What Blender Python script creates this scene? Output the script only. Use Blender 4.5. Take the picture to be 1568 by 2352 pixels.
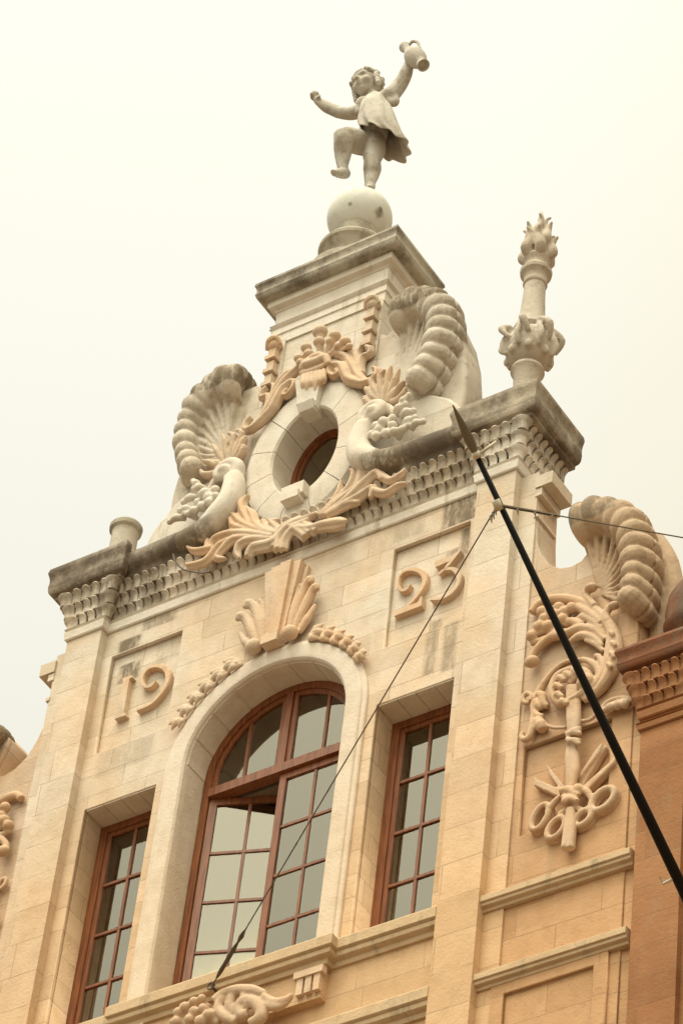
import bpy, bmesh, math, random
from mathutils import Vector, Matrix
random.seed(7)
for o in list(bpy.data.objects): bpy.data.objects.remove(o)
SC = bpy.context.scene; COL = SC.collection
PI = math.pi
GROUND = -27.15

# ------------------------------------------------------------------ camera
YAW, PITCH, ROLL = math.radians(-37.77522), math.radians(45.21349), math.radians(7.59602)
FL = 8725.814                                  # focal length in units of a 1568 x 2352 picture
Fv = Vector((math.sin(YAW)*math.cos(PITCH), math.cos(YAW)*math.cos(PITCH), math.sin(PITCH)))
r_ = Vector((math.cos(YAW), -math.sin(YAW), 0)); u_ = r_.cross(Fv)
Rv = math.cos(ROLL)*r_ + math.sin(ROLL)*u_; Uv = -math.sin(ROLL)*r_ + math.cos(ROLL)*u_
CAM = Vector((0.516, 0, 0)) - Fv*36.0
cd = bpy.data.cameras.new('camera'); cam = bpy.data.objects.new('camera', cd); COL.objects.link(cam)
cam.matrix_world = Matrix(((Rv.x, Uv.x, -Fv.x, CAM.x), (Rv.y, Uv.y, -Fv.y, CAM.y), (Rv.z, Uv.z, -Fv.z, CAM.z), (0, 0, 0, 1)))
cd.sensor_fit = 'VERTICAL'; cd.sensor_height = 36.0; cd.lens = 36.0*FL/2352; cd.clip_end = 3000; cd.clip_start = .5
SC.camera = cam

# ------------------------------------------------------------------ world, sun, exposure
SUN_EL, SUN_AZ = math.radians(66), math.radians(198)   # veiled, high, from in front of the facade
w = bpy.data.worlds.new('World'); SC.world = w; w.use_nodes = True
nt = w.node_tree; nt.nodes.clear(); N = nt.nodes.new; L = nt.links.new
out = N('ShaderNodeOutputWorld'); bg = N('ShaderNodeBackground'); sky = N('ShaderNodeTexSky')
sky.sky_type = 'NISHITA'; sky.sun_disc = False; sky.sun_elevation = SUN_EL; sky.sun_rotation = SUN_AZ
mul = N('ShaderNodeVectorMath'); mul.operation = 'SCALE'; mul.inputs['Scale'].default_value = .10
L(sky.outputs[0], mul.inputs[0])
geo = N('ShaderNodeTexCoord')
dt = N('ShaderNodeVectorMath'); dt.operation = 'DOT_PRODUCT'; dt.inputs[1].default_value = (.80, .45, -.40)
L(geo.outputs['Generated'], dt.inputs[0])
rmp = N('ShaderNodeValToRGB'); rmp.color_ramp.interpolation = 'EASE'
e = rmp.color_ramp.elements; e[0].position = -.38*.5+.5; e[0].color = (1, 1, 1, 1); e[1].position = -.20*.5+.5; e[1].color = (.97, .86, .70, 1)
ma = N('ShaderNodeMath'); ma.operation = 'MULTIPLY_ADD'; ma.inputs[1].default_value = .5; ma.inputs[2].default_value = .5
L(dt.outputs['Value'], ma.inputs[0]); L(ma.outputs[0], rmp.inputs[0])
cl = N('ShaderNodeMix'); cl.data_type = 'RGBA'; cl.blend_type = 'MULTIPLY'; cl.inputs[0].default_value = 1
sz = N('ShaderNodeSeparateXYZ'); L(geo.outputs['Generated'], sz.inputs[0])
ov = N('ShaderNodeMapRange'); ov.inputs[1].default_value = 0; ov.inputs[2].default_value = 1; ov.inputs[3].default_value = .26; ov.inputs[4].default_value = 1.0; L(sz.outputs[2], ov.inputs[0])
ovc = N('ShaderNodeVectorMath'); ovc.operation = 'SCALE'; ovc.inputs[0].default_value = (.78, .765, .66); L(ov.outputs[0], ovc.inputs['Scale'])
L(ovc.outputs[0], cl.inputs[6]); L(rmp.outputs[0], cl.inputs[7])
mx = N('ShaderNodeMix'); mx.data_type = 'RGBA'; mx.inputs[0].default_value = .93; mx.clamp_factor = False
L(mul.outputs[0], mx.inputs[6]); L(cl.outputs[2], mx.inputs[7]); 
# unseen sky glow added to brighten the facade, swung right of the sun
gd_ = N('ShaderNodeVectorMath'); gd_.operation = 'DOT_PRODUCT'; gd_.inputs[1].default_value = Vector((.16, -.58, .80)).normalized(); L(geo.outputs['Generated'], gd_.inputs[0])
gm_ = N('ShaderNodeMath'); gm_.operation = 'MAXIMUM'; gm_.inputs[1].default_value = 0; L(gd_.outputs['Value'], gm_.inputs[0])
gp_ = N('ShaderNodeMath'); gp_.operation = 'POWER'; gp_.inputs[1].default_value = 3.6; L(gm_.outputs[0], gp_.inputs[0])
gs_ = N('ShaderNodeVectorMath'); gs_.operation = 'SCALE'; gs_.inputs[0].default_value = (1.62, 1.56, 1.16); L(gp_.outputs[0], gs_.inputs['Scale'])
ga_ = N('ShaderNodeVectorMath'); ga_.operation = 'ADD'; L(mx.outputs[2], ga_.inputs[0]); L(gs_.outputs[0], ga_.inputs[1]); L(ga_.outputs[0], bg.inputs[0]); bg.inputs[1].default_value = 1.0
L(bg.outputs[0], out.inputs[0])
sd = bpy.data.lights.new('sun', 'SUN'); so = bpy.data.objects.new('sun', sd); COL.objects.link(so)
sd.energy = 1.5; sd.angle = math.radians(24); sd.color = (1, .90, .72)
sdir = Vector((math.sin(SUN_AZ)*math.cos(SUN_EL), math.cos(SUN_AZ)*math.cos(SUN_EL), math.sin(SUN_EL)))
so.rotation_euler = sdir.to_track_quat('Z', 'Y').to_euler(); so.location = sdir*80
SC.view_settings.view_transform = 'Standard'; SC.view_settings.look = 'None'; SC.view_settings.gamma = 1
SC.view_settings.exposure = .70

# ------------------------------------------------------------------ helpers
def at(x, y, d=0.):                            # a point of the measured survey (1568 x 2352 grid) on the plane d metres in front of the wall
    v = Fv*FL + Rv*(x-784) - Uv*(y-1176)
    t = (-d-CAM.y)/v.y
    return CAM + v*t
REG = {1:(1150,100,2.24), 2:(600,1200,1568/1350), 3:(1450,850,1.568), 4:(150,2000,1568/1300), 5:(1350,1900,1568/1381), 6:(2000,2300,1433/731),
       7:(0,2900,1.12), 8:(1300,2600,1568/1431), 9:(200,2100,1568/600), 10:(1500,1700,2.24), 11:(1000,900,1.96), 12:(0,2600,3.136), 13:(700,2150,1.96), 14:(2150,1900,1518/581), 15:(2050,1800,4.48)}
def G(r, x, y, d=0.):
    ox, oy, s = REG[r]; return at((ox+x/s)/1.7417, (oy+y/s)/1.7417, d)
def GL(r, pts, d=0.): return [G(r, p[0], p[1], p[2] if len(p) > 2 else d) for p in pts]
def flip(pts): return [Vector((-p.x, p.y, p.z)) for p in pts]
def V(u, d, z): return Vector((u, -d, z))

def link(name, me, mat=None, parent=None, smooth=False):
    o = bpy.data.objects.new(name, me); COL.objects.link(o)
    if mat is not None:
        me.materials.clear(); me.materials.append(mat)
    if parent is not None:
        o.parent = parent; o.matrix_parent_inverse = Matrix.Translation(-parent.location)
    if smooth:
        for p in me.polygons: p.use_smooth = True
    return o
def finish(name, bm, mat=None, parent=None, smooth=False):
    bmesh.ops.recalc_face_normals(bm, faces=bm.faces)
    me = bpy.data.meshes.new(name); bm.to_mesh(me); bm.free()
    return link(name, me, mat, parent, smooth)
def empty(name, loc, label, cat, group=None):
    o = bpy.data.objects.new(name, None); COL.objects.link(o); o.location = loc; o.empty_display_size = .3
    tag(o, label, cat, group); return o
def tag(o, label=None, cat=None, group=None, kind=None):
    if label: o['label'] = label
    if cat: o['category'] = cat
    if group: o['group'] = group
    if kind: o['kind'] = kind
    return o
def box(bm, u0, u1, d0, d1, z0, z1):
    vs = [bm.verts.new(V(u, d, z)) for u in (u0, u1) for d in (d0, d1) for z in (z0, z1)]
    for f in ((0,1,3,2), (4,6,7,5), (0,4,5,1), (2,3,7,6), (0,2,6,4), (1,5,7,3)): bm.faces.new([vs[i] for i in f])
    return vs
def bevel(bm, w=.01, seg=2):
    es = [e for e in bm.edges if len(e.link_faces) == 2 and e.calc_face_angle(0) > .6]
    bmesh.ops.bevel(bm, geom=es, offset=w, segments=seg, affect='EDGES', clamp_overlap=True)
def boxobj(name, dims, mat, parent, bv=.008):
    bm = bmesh.new(); box(bm, *dims)
    if bv: bevel(bm, bv)
    return finish(name, bm, mat, parent)
def catmull(pts, n=6):
    out = []; P = [pts[0]] + list(pts) + [pts[-1]]
    for i in range(1, len(P)-2):
        for k in range(n):
            t = k/n; a, b, c, e = P[i-1], P[i], P[i+1], P[i+2]
            out.append(.5*((2*b)+(c-a)*t+(2*a-5*b+4*c-e)*t*t+(3*b-a-3*c+e)*t**3))
    out.append(P[-2]); return out
def lerp_list(vals, n):
    out = []
    for i in range(n):
        t = i/(n-1)*(len(vals)-1); k = min(int(t), len(vals)-2); out.append(vals[k]+(vals[k+1]-vals[k])*(t-k))
    return out
def tube(bm, pts, rad, n=5, seg=10, flat=1., smooth=True, groove=0, up=Vector((0, 1, 0))):
    """a tube of varying radius through pts; flat squashes it towards the wall"""
    if isinstance(rad, (int, float)): rad = [rad]*2
    P = catmull([Vector(p) for p in pts], n) if smooth and len(pts) > 2 else [Vector(p) for p in pts]
    R = lerp_list(list(rad), len(P)); rings = []
    for i, p in enumerate(P):
        t = (P[min(i+1, len(P)-1)]-P[max(i-1, 0)])
        if t.length < 1e-7: t = Vector((0, 0, 1))
        t.normalize(); a = t.cross(up)
        if a.length < .15: a = t.cross(Vector((1, 0, .3)))
        a.normalize(); b = a.cross(t).normalized()
        ring = []
        for k in range(seg):
            th = 2*PI*k/seg; r = R[i]*(1-groove*abs(math.sin(th*1.5)) if groove else 1)
            o = a*math.cos(th)*r + b*math.sin(th)*r*flat
            ring.append(bm.verts.new(p+o))
        rings.append(ring)
    for i in range(len(rings)-1):
        for k in range(seg):
            bm.faces.new((rings[i][k], rings[i][(k+1) % seg], rings[i+1][(k+1) % seg], rings[i+1][k]))
    bm.faces.new(rings[0][::-1]); bm.faces.new(rings[-1])
def blob(bm, c, r, ax=None, seg=12):
    if isinstance(r, (int, float)): r = (r, r, r)
    m = Matrix.Translation(c)
    if ax is not None: m = m @ ax.to_matrix().to_4x4()
    m = m @ Matrix.Diagonal((r[0], r[1], r[2], 1))
    bmesh.ops.create_uvsphere(bm, u_segments=seg, v_segments=max(6, seg*2//3), radius=1, matrix=m)
def voxel(name, bm, mat, parent, vs=.014, sm=2, fac=.5):
    """fuse the loose shapes of bm into one carved surface"""
    bmesh.ops.recalc_face_normals(bm, faces=bm.faces)
    me = bpy.data.meshes.new(name+'_raw'); bm.to_mesh(me); bm.free()
    o = bpy.data.objects.new(name+'_raw', me); COL.objects.link(o)
    m = o.modifiers.new('r', 'REMESH'); m.mode = 'VOXEL'; m.voxel_size = vs
    if sm:
        s = o.modifiers.new('s', 'SMOOTH'); s.iterations = sm; s.factor = fac
    dg = bpy.context.evaluated_depsgraph_get(); dg.update()
    m2 = bpy.data.meshes.new_from_object(o.evaluated_get(dg)); m2.name = name
    bpy.data.objects.remove(o); bpy.data.meshes.remove(me)
    return link(name, m2, mat, parent, True)
def mirror_copy(o, parent=None):
    me = o.data.copy(); me.transform(Matrix.Diagonal((-1, 1, 1, 1))); me.flip_normals()
    c = bpy.data.objects.new(o.name.split('.')[0], me); COL.objects.link(c)
    p = parent or o.parent
    if p is not None: c.parent = p; c.matrix_parent_inverse = Matrix.Translation(-p.location)
    return c
def plate(name, loops, d0, d1, mat, parent, bv=.008, res=1):
    """closed (u, z) outlines, inner ones are holes, between depths d0 < d1, edges rounded"""
    cu = bpy.data.curves.new(name, 'CURVE'); cu.dimensions = '2D'; cu.fill_mode = 'BOTH'
    for lp in loops:
        s = cu.splines.new('POLY'); s.points.add(len(lp)-1); s.use_cyclic_u = True
        for p, q in zip(s.points, lp): p.co = (q[0], q[1], 0, 1)
    cu.extrude = max((d1-d0)/2-bv, .0005); cu.bevel_depth = bv; cu.bevel_resolution = res; cu.offset = -bv
    o = bpy.data.objects.new('tmp', cu); COL.objects.link(o)
    dg = bpy.context.evaluated_depsgraph_get(); dg.update()
    me = bpy.data.meshes.new_from_object(o.evaluated_get(dg)); bpy.data.objects.remove(o); bpy.data.curves.remove(cu)
    dm = (d0+d1)/2
    me.transform(Matrix(((1, 0, 0, 0), (0, 0, -1, -dm), (0, 1, 0, 0), (0, 0, 0, 1))))
    me.name = name
    return link(name, me, mat, parent)
def rect(u0, u1, z0, z1): return [(u0, z0), (u1, z0), (u1, z1), (u0, z1)]
def offset_path(path, o, closed=False):
    """path in plan (u, d); outward is to the left of travel when d grows away from the wall and u grows"""
    res = []; n = len(path)
    for i in range(n):
        def seg(a, b):
            dx, dy = b[0]-a[0], b[1]-a[1]; l = math.hypot(dx, dy); return (-dy/l, dx/l)
        ns = []
        if i > 0 or closed: ns.append(seg(path[i-1], path[i]))
        if i < n-1 or closed: ns.append(seg(path[i], path[(i+1) % n]))
        if len(ns) == 2:
            a, b = ns; k = 1+a[0]*b[0]+a[1]*b[1]; m = ((a[0]+b[0])/k, (a[1]+b[1])/k)
        else: m = ns[0]
        res.append((path[i][0]+m[0]*o, path[i][1]+m[1]*o))
    return res
def moulding(name, path, prof, mat, parent, sub=True):
    """sweep a profile [(out, z)] from bottom to top round a plan path, closed at the back"""
    bm = bmesh.new(); rows = []
    for (o, z) in prof: rows.append([bm.verts.new(V(p[0], p[1], z)) for p in offset_path(path, o)])
    for a, b in zip(rows, rows[1:]):
        for i in range(len(path)-1): bm.faces.new((a[i], a[i+1], b[i+1], b[i]))
    for i in (0, len(path)-1): bm.faces.new([r[i] for r in rows])
    a, b = rows[0], rows[-1]
    for i in range(len(path)-1): bm.faces.new((a[i], b[i], b[i+1], a[i+1]))
    o = finish(name, bm, mat, parent)
    return o
def curve_prof(p0, p1, bulge, n=6):
    """points from p0 to p1 along a bowed line"""
    res = []; dx, dz = p1[0]-p0[0], p1[1]-p0[1]
    for i in range(n+1):
        t = i/n; k = math.sin(PI*t)*bulge; res.append((p0[0]+dx*t+dz*k, p0[1]+dz*t-dx*k))
    return res
def smooth_angle(o, ang=.6):
    me = o.data
    for p in me.polygons: p.use_smooth = True
    bm = bmesh.new(); bm.from_mesh(me)
    for e in bm.edges: e.smooth = not (len(e.link_faces) != 2 or e.calc_face_angle(0) > ang)
    bm.to_mesh(me); bm.free(); return o
def lathe(bm, prof, c, seg=32, fn=None):
    rings = []
    for (r, z) in prof:
        rings.append([bm.verts.new(Vector((c[0]+(r*(fn(z, 2*PI*k/seg) if fn else 1))*math.cos(2*PI*k/seg), c[1]+(r*(fn(z, 2*PI*k/seg) if fn else 1))*math.sin(2*PI*k/seg), z))) for k in range(seg)])
    for a, b in zip(rings, rings[1:]):
        for k in range(seg): bm.faces.new((a[k], a[(k+1) % seg], b[(k+1) % seg], b[k]))
    bm.faces.new(rings[0][::-1]); bm.faces.new(rings[-1])

# ------------------------------------------------------------------ materials
def newmat(name):
    m = bpy.data.materials.new(name); m.use_nodes = True; t = m.node_tree; t.nodes.clear()
    o = t.nodes.new('ShaderNodeOutputMaterial'); b = t.nodes.new('ShaderNodeBsdfPrincipled'); t.links.new(b.outputs[0], o.inputs[0])
    return m, t, b
def nmix(t, fac, a, b, mode='MIX'):
    n = t.nodes.new('ShaderNodeMix'); n.data_type = 'RGBA'; n.blend_type = mode
    for i, v in ((0, fac), (6, a), (7, b)):
        if isinstance(v, (int, float)): n.inputs[i].default_value = v
        elif isinstance(v, tuple): n.inputs[i].default_value = (*v, 1)
        else: t.links.new(v, n.inputs[i])
    return n.outputs[2]
def nmath(t, op, a, b=None, c=None):
    n = t.nodes.new('ShaderNodeMath'); n.operation = op
    for i, v in enumerate((a, b, c)):
        if v is None: continue
        if isinstance(v, (int, float)): n.inputs[i].default_value = v
        else: t.links.new(v, n.inputs[i])
    return n.outputs[0]
def nramp(t, src, lo, hi):
    n = t.nodes.new('ShaderNodeMapRange'); n.interpolation_type = 'SMOOTHSTEP'; t.links.new(src, n.inputs[0])
    n.inputs[1].default_value = lo; n.inputs[2].default_value = hi; return n.outputs[0]
def stone(name, c1, c2, soot=.0, low=None, spots=(), blocks=None, ornament=False, patches=(), rough=.85, streak=.5, bump=.5):
    m, t, b = newmat(name); TN = lambda c: (c[0], min(.72, c[1]*1.06), min(.66, c[2]*1.28)); c1, c2, low = TN(c1), TN(c2), (TN(low) if low else None)
    g = t.nodes.new('ShaderNodeNewGeometry'); pos = g.outputs['Position']
    def noise(scale, det=5, stretch=None, rg=.55):
        n = t.nodes.new('ShaderNodeTexNoise'); n.inputs['Scale'].default_value = scale; n.inputs['Detail'].default_value = det; n.inputs['Roughness'].default_value = rg
        if stretch:
            mp = t.nodes.new('ShaderNodeMapping'); mp.inputs['Scale'].default_value = stretch; t.links.new(pos, mp.inputs[0]); t.links.new(mp.outputs[0], n.inputs[0])
        else: t.links.new(pos, n.inputs[0])
        return n.outputs[0]
    sp = t.nodes.new('ShaderNodeSeparateXYZ'); t.links.new(pos, sp.inputs[0])
    col = nmix(t, nramp(t, noise(.9, 4), .35, .65), c1, c2)
    if low:                                    # grading and haze cast painted into the colour: cream above, peach below
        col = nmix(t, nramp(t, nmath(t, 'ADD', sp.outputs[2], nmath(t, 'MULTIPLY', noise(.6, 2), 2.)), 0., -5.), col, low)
    col = nmix(t, nramp(t, noise(6, 6), .35, .75), col, nmix(t, 1., col, (.88, .86, .82), 'MULTIPLY'))
    height = nmath(t, 'ADD', noise(34, 6), nmath(t, 'MULTIPLY', nramp(t, noise(16, 5, None, .7), .62, .70), -.6))
    if blocks:
        cx = nmath(t, 'ADD', sp.outputs[0], sp.outputs[1]); cc = t.nodes.new('ShaderNodeCombineXYZ'); t.links.new(cx, cc.inputs[0]); t.links.new(sp.outputs[2], cc.inputs[1])
        br = t.nodes.new('ShaderNodeTexBrick'); t.links.new(cc.outputs[0], br.inputs[0]); br.inputs['Scale'].default_value = 1
        br.inputs['Brick Width'].default_value = blocks[0]; br.inputs['Row Height'].default_value = blocks[1]; br.inputs['Mortar Size'].default_value = .005; br.inputs['Mortar Smooth'].default_value = .3
        br.inputs['Color1'].default_value = (1, 1, 1, 1); br.inputs['Color2'].default_value = (.80, .77, .72, 1); br.inputs['Mortar'].default_value = (.9, .9, .9, 1); br.offset = .43; br.squash = 1.35; br.squash_frequency = 3
        col = nmix(t, .8, col, br.outputs[0], 'MULTIPLY')
        jn = nmath(t, 'MULTIPLY', br.outputs[1], nramp(t, noise(2.2, 3), .28, .62))
        col = nmix(t, nmath(t, 'MULTIPLY', jn, .55), col, (.27, .18, .10))
        height = nmath(t, 'SUBTRACT', height, nmath(t, 'MULTIPLY', br.outputs[1], 1.2))
    # rain streaks and lichen
    st = nramp(t, noise(2.2, 6, (2.6, 2.6, .38), .62), .56, .74)
    col = nmix(t, nmath(t, 'MULTIPLY', st, streak), col, (.30, .245, .165))
    gr = nramp(t, noise(3.1, 8, None, .7), .57, .72)
    col = nmix(t, nmath(t, 'MULTIPLY', gr, streak*.55), col, (.36, .31, .20))
    if ornament:
        col = nmix(t, nmath(t, 'MULTIPLY', nramp(t, noise(7, 7, None, .7), .50, .70), .45), col, tuple(x*.62 for x in c2))
    if soot:
        s = nmath(t, 'ADD', noise(2.0, 8, (1, 1, .8), .68), soot-.5)
        col = nmix(t, nmath(t, 'MULTIPLY', nramp(t, s, .34, .60), .93), col, (.098, .073, .054))
        col = nmix(t, nmath(t, 'MULTIPLY', nramp(t, noise(9, 6, None, .7), .52, .66), .4), col, (.19, .15, .11))
    for (c_, r0_, r1_) in spots:
        vd = t.nodes.new('ShaderNodeVectorMath'); vd.operation = 'DISTANCE'; t.links.new(pos, vd.inputs[0]); vd.inputs[1].default_value = c_
        dd = nmath(t, 'ADD', vd.outputs['Value'], nmath(t, 'MULTIPLY', noise(14, 4), r1_)); col = nmix(t, nmath(t, 'MULTIPLY', nramp(t, dd, r1_*1.5, r0_+r1_*.5), .75), col, (.16, .13, .08))
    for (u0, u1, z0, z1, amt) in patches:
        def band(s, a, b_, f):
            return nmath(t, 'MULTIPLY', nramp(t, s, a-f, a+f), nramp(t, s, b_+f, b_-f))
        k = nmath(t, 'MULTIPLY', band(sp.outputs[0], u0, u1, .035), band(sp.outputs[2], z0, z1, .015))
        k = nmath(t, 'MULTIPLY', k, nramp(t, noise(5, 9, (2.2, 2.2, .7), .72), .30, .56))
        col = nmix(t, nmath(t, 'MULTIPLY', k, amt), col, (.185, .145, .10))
    t.links.new(col, b.inputs['Base Color']); b.inputs['Roughness'].default_value = rough; b.inputs['Specular IOR Level'].default_value = .25
    bp = t.nodes.new('ShaderNodeBump'); bp.inputs['Strength'].default_value = bump; bp.inputs['Distance'].default_value = .012
    t.links.new(height, bp.inputs['Height']); t.links.new(bp.outputs[0], b.inputs['Normal'])
    return m
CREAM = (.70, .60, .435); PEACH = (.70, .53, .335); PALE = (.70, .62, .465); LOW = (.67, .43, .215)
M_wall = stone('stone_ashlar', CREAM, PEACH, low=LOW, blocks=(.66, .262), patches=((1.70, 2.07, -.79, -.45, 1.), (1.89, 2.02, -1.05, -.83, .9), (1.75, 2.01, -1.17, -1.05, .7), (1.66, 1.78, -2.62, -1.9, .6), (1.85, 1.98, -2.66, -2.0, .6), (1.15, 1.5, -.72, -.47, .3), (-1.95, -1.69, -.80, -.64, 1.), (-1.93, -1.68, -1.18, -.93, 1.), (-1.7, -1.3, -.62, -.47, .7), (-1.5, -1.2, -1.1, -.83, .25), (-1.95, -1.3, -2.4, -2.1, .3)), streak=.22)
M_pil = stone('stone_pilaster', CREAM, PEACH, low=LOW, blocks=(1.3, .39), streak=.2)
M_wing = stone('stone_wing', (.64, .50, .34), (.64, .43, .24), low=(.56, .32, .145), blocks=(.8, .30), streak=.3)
M_attic = stone('stone_attic', PALE, CREAM, blocks=(.7, .3), streak=.5)
M_ring = stone('stone_ring', PALE, (.66, .55, .39), streak=.25, patches=((.98, 1.6, .05, .46, 1.), (-1.6, -.98, .05, .46, 1.), (.85, 1.3, .10, .36, .7), (-1.3, -.85, .10, .36, .7)))
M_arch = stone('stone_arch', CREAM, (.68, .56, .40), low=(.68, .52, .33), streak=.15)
M_mould = stone('stone_moulding', PALE, CREAM, streak=.6)
M_cornice = stone('stone_cornice', (.50, .42, .29), (.40, .32, .20), soot=.51, streak=.4)
M_cap = stone('stone_cap', (.50, .44, .31), (.44, .38, .26), soot=.40, streak=.6)
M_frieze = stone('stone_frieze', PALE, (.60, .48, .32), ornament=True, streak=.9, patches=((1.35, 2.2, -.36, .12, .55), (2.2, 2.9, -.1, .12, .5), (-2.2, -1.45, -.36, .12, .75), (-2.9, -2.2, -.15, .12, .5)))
M_orn = stone('stone_ornament', (.66, .435, .24), (.63, .48, .31), ornament=True, streak=.3)
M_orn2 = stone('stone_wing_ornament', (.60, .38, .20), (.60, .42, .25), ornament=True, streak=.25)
M_shell = stone('stone_shell', (.62, .53, .385), (.56, .46, .31), soot=.17, ornament=True, streak=.5, patches=((.75, 1.52, 2.40, 3.2, 1.), (-1.52, -.75, 2.40, 3.2, 1.), (1.3, 2.2, 1.9, 3.0, .4), (-2.2, -1.3, 1.9, 3.0, .4)))
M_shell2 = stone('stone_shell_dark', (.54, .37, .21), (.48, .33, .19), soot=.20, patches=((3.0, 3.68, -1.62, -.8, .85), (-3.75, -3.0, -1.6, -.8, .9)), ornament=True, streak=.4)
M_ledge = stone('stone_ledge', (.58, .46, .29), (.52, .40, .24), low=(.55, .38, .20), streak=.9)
M_nb = stone('stone_neighbour', (.36, .165, .062), (.33, .14, .05), blocks=(.8, .3), streak=.3)  # vignette darkening and red cast painted into all the neighbour stones
M_nbc = stone('stone_neighbour_cornice', (.24, .085, .030), (.17, .06, .022), soot=.4, streak=.4)
M_nbf = stone('stone_neighbour_frieze', (.40, .19, .075), (.34, .15, .06), ornament=True, streak=.5)
def on_ball(x, y, c=Vector((0, .31, 4.93)), r=.345):
    v = (Fv*FL + Rv*(x-784) - Uv*(y-1176)).normalized(); o = CAM-c; b_ = o.dot(v); return tuple(CAM+v*(-b_-math.sqrt(max(0, b_*b_-o.dot(o)+r*r))))
def gd(x, y): return ((1150+x/2.24)/1.7417, (100+y/2.24)/1.7417)
M_ball = stone('stone_ball', (.72, .70, .61), (.66, .64, .53), streak=.2, bump=.2, spots=((on_ball(*gd(820, 1690)), .02, .075), (on_ball(*gd(560, 1605)), .005, .035), (on_ball(*gd(835, 1650)), .01, .04)))
M_statue = stone('stone_statue', (.62, .56, .43), (.42, .36, .25), soot=.02, ornament=True, streak=1., bump=.5)
M_finial = stone('stone_finial', (.54, .46, .33), (.50, .41, .28), soot=.14, ornament=True, streak=.6)

def wood(name, c1, c2):
    m, t, b = newmat(name)
    g = t.nodes.new('ShaderNodeNewGeometry'); mp = t.nodes.new('ShaderNodeMapping'); mp.inputs['Scale'].default_value = (14, 14, 1.2); t.links.new(g.outputs['Position'], mp.inputs[0])
    n = t.nodes.new('ShaderNodeTexNoise'); n.inputs['Scale'].default_value = 3; n.inputs['Detail'].default_value = 6; t.links.new(mp.outputs[0], n.inputs[0])
    c = nmix(t, nramp(t, n.outputs[0], .35, .68), c1, c2); t.links.new(c, b.inputs['Base Color']); b.inputs['Roughness'].default_value = .5
    bp = t.nodes.new('ShaderNodeBump'); bp.inputs['Strength'].default_value = .2; bp.inputs['Distance'].default_value = .004; t.links.new(n.outputs[0], bp.inputs['Height']); t.links.new(bp.outputs[0], b.inputs['Normal'])
    return m
M_wood = wood('window_wood', (.23, .070, .016), (.13, .036, .009))
def simple(name, c, rough=.6, metal=0.):
    m, t, b = newmat(name); g = t.nodes.new('ShaderNodeTexNoise'); g.inputs['Scale'].default_value = 12
    tc = t.nodes.new('ShaderNodeTexCoord'); t.links.new(tc.outputs['Object'], g.inputs[0])
    t.links.new(nmix(t, g.outputs[0], c, tuple(x*.7 for x in c)), b.inputs['Base Color']); b.inputs['Roughness'].default_value = rough; b.inputs['Metallic'].default_value = metal
    return m
M_pole = simple('pole_black_paint', (.010, .008, .006), .6)
M_pole.node_tree.nodes['Principled BSDF'].inputs['Specular IOR Level'].default_value = .15
M_spear = simple('spear_weathered_metal', (.20, .16, .11), .6, .4)
M_wire = simple('wire_steel', (.13, .10, .07), .5, .6)
M_clamp = simple('clamp_white', (.65, .58, .45), .5)
M_room = simple('room_plaster', (.62, .54, .42), .9)
M_roof = simple('roof_sheet', (.22, .17, .12), .8)
m, t, b = newmat('curtain'); b.inputs['Base Color'].default_value = (.80, .76, .64, 1); b.inputs['Roughness'].default_value = .9
nz = t.nodes.new('ShaderNodeTexNoise'); nz.inputs['Scale'].default_value = 5; tc = t.nodes.new('ShaderNodeTexCoord'); t.links.new(tc.outputs['Object'], nz.inputs[0]); t.links.new(nmix(t, nz.outputs[0], (.90, .84, .70), (.80, .74, .60)), b.inputs['Base Color'])
tl = t.nodes.new('ShaderNodeBsdfTranslucent'); tl.inputs[0].default_value = (.8, .75, .6, 1); ms = t.nodes.new('ShaderNodeMixShader'); ms.inputs[0].default_value = .12
t.links.new(b.outputs[0], ms.inputs[1]); t.links.new(tl.outputs[0], ms.inputs[2]); t.links.new(ms.outputs[0], t.nodes['Material Output'].inputs[0]); M_curtain = m
m, t, b = newmat('window_glass'); tr = t.nodes.new('ShaderNodeBsdfTransparent'); tr.inputs[0].default_value = (.96, .94, .90, 1); gl = t.nodes.new('ShaderNodeBsdfGlossy'); gl.inputs['Roughness'].default_value = .03; gl.inputs['Color'].default_value = (1, .94, .80, 1)
fr = t.nodes.new('ShaderNodeFresnel'); fr.inputs[0].default_value = 1.5; ms = t.nodes.new('ShaderNodeMixShader'); t.links.new(nmath(t, 'ADD', fr.outputs[0], .13), ms.inputs[0]); t.links.new(tr.outputs[0], ms.inputs[1]); t.links.new(gl.outputs[0], ms.inputs[2])
t.links.new(ms.outputs[0], t.nodes['Material Output'].inputs[0]); t.nodes.remove(b); M_glass = m

# ------------------------------------------------------------------ the ground
gm = simple('paving', (.19, .14, .09), .9)
bm = bmesh.new(); bmesh.ops.create_grid(bm, x_segments=4, y_segments=4, size=400, matrix=Matrix.Translation((0, 0, GROUND))); g = finish('ground', bm, gm); tag(g, kind='structure')

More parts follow.
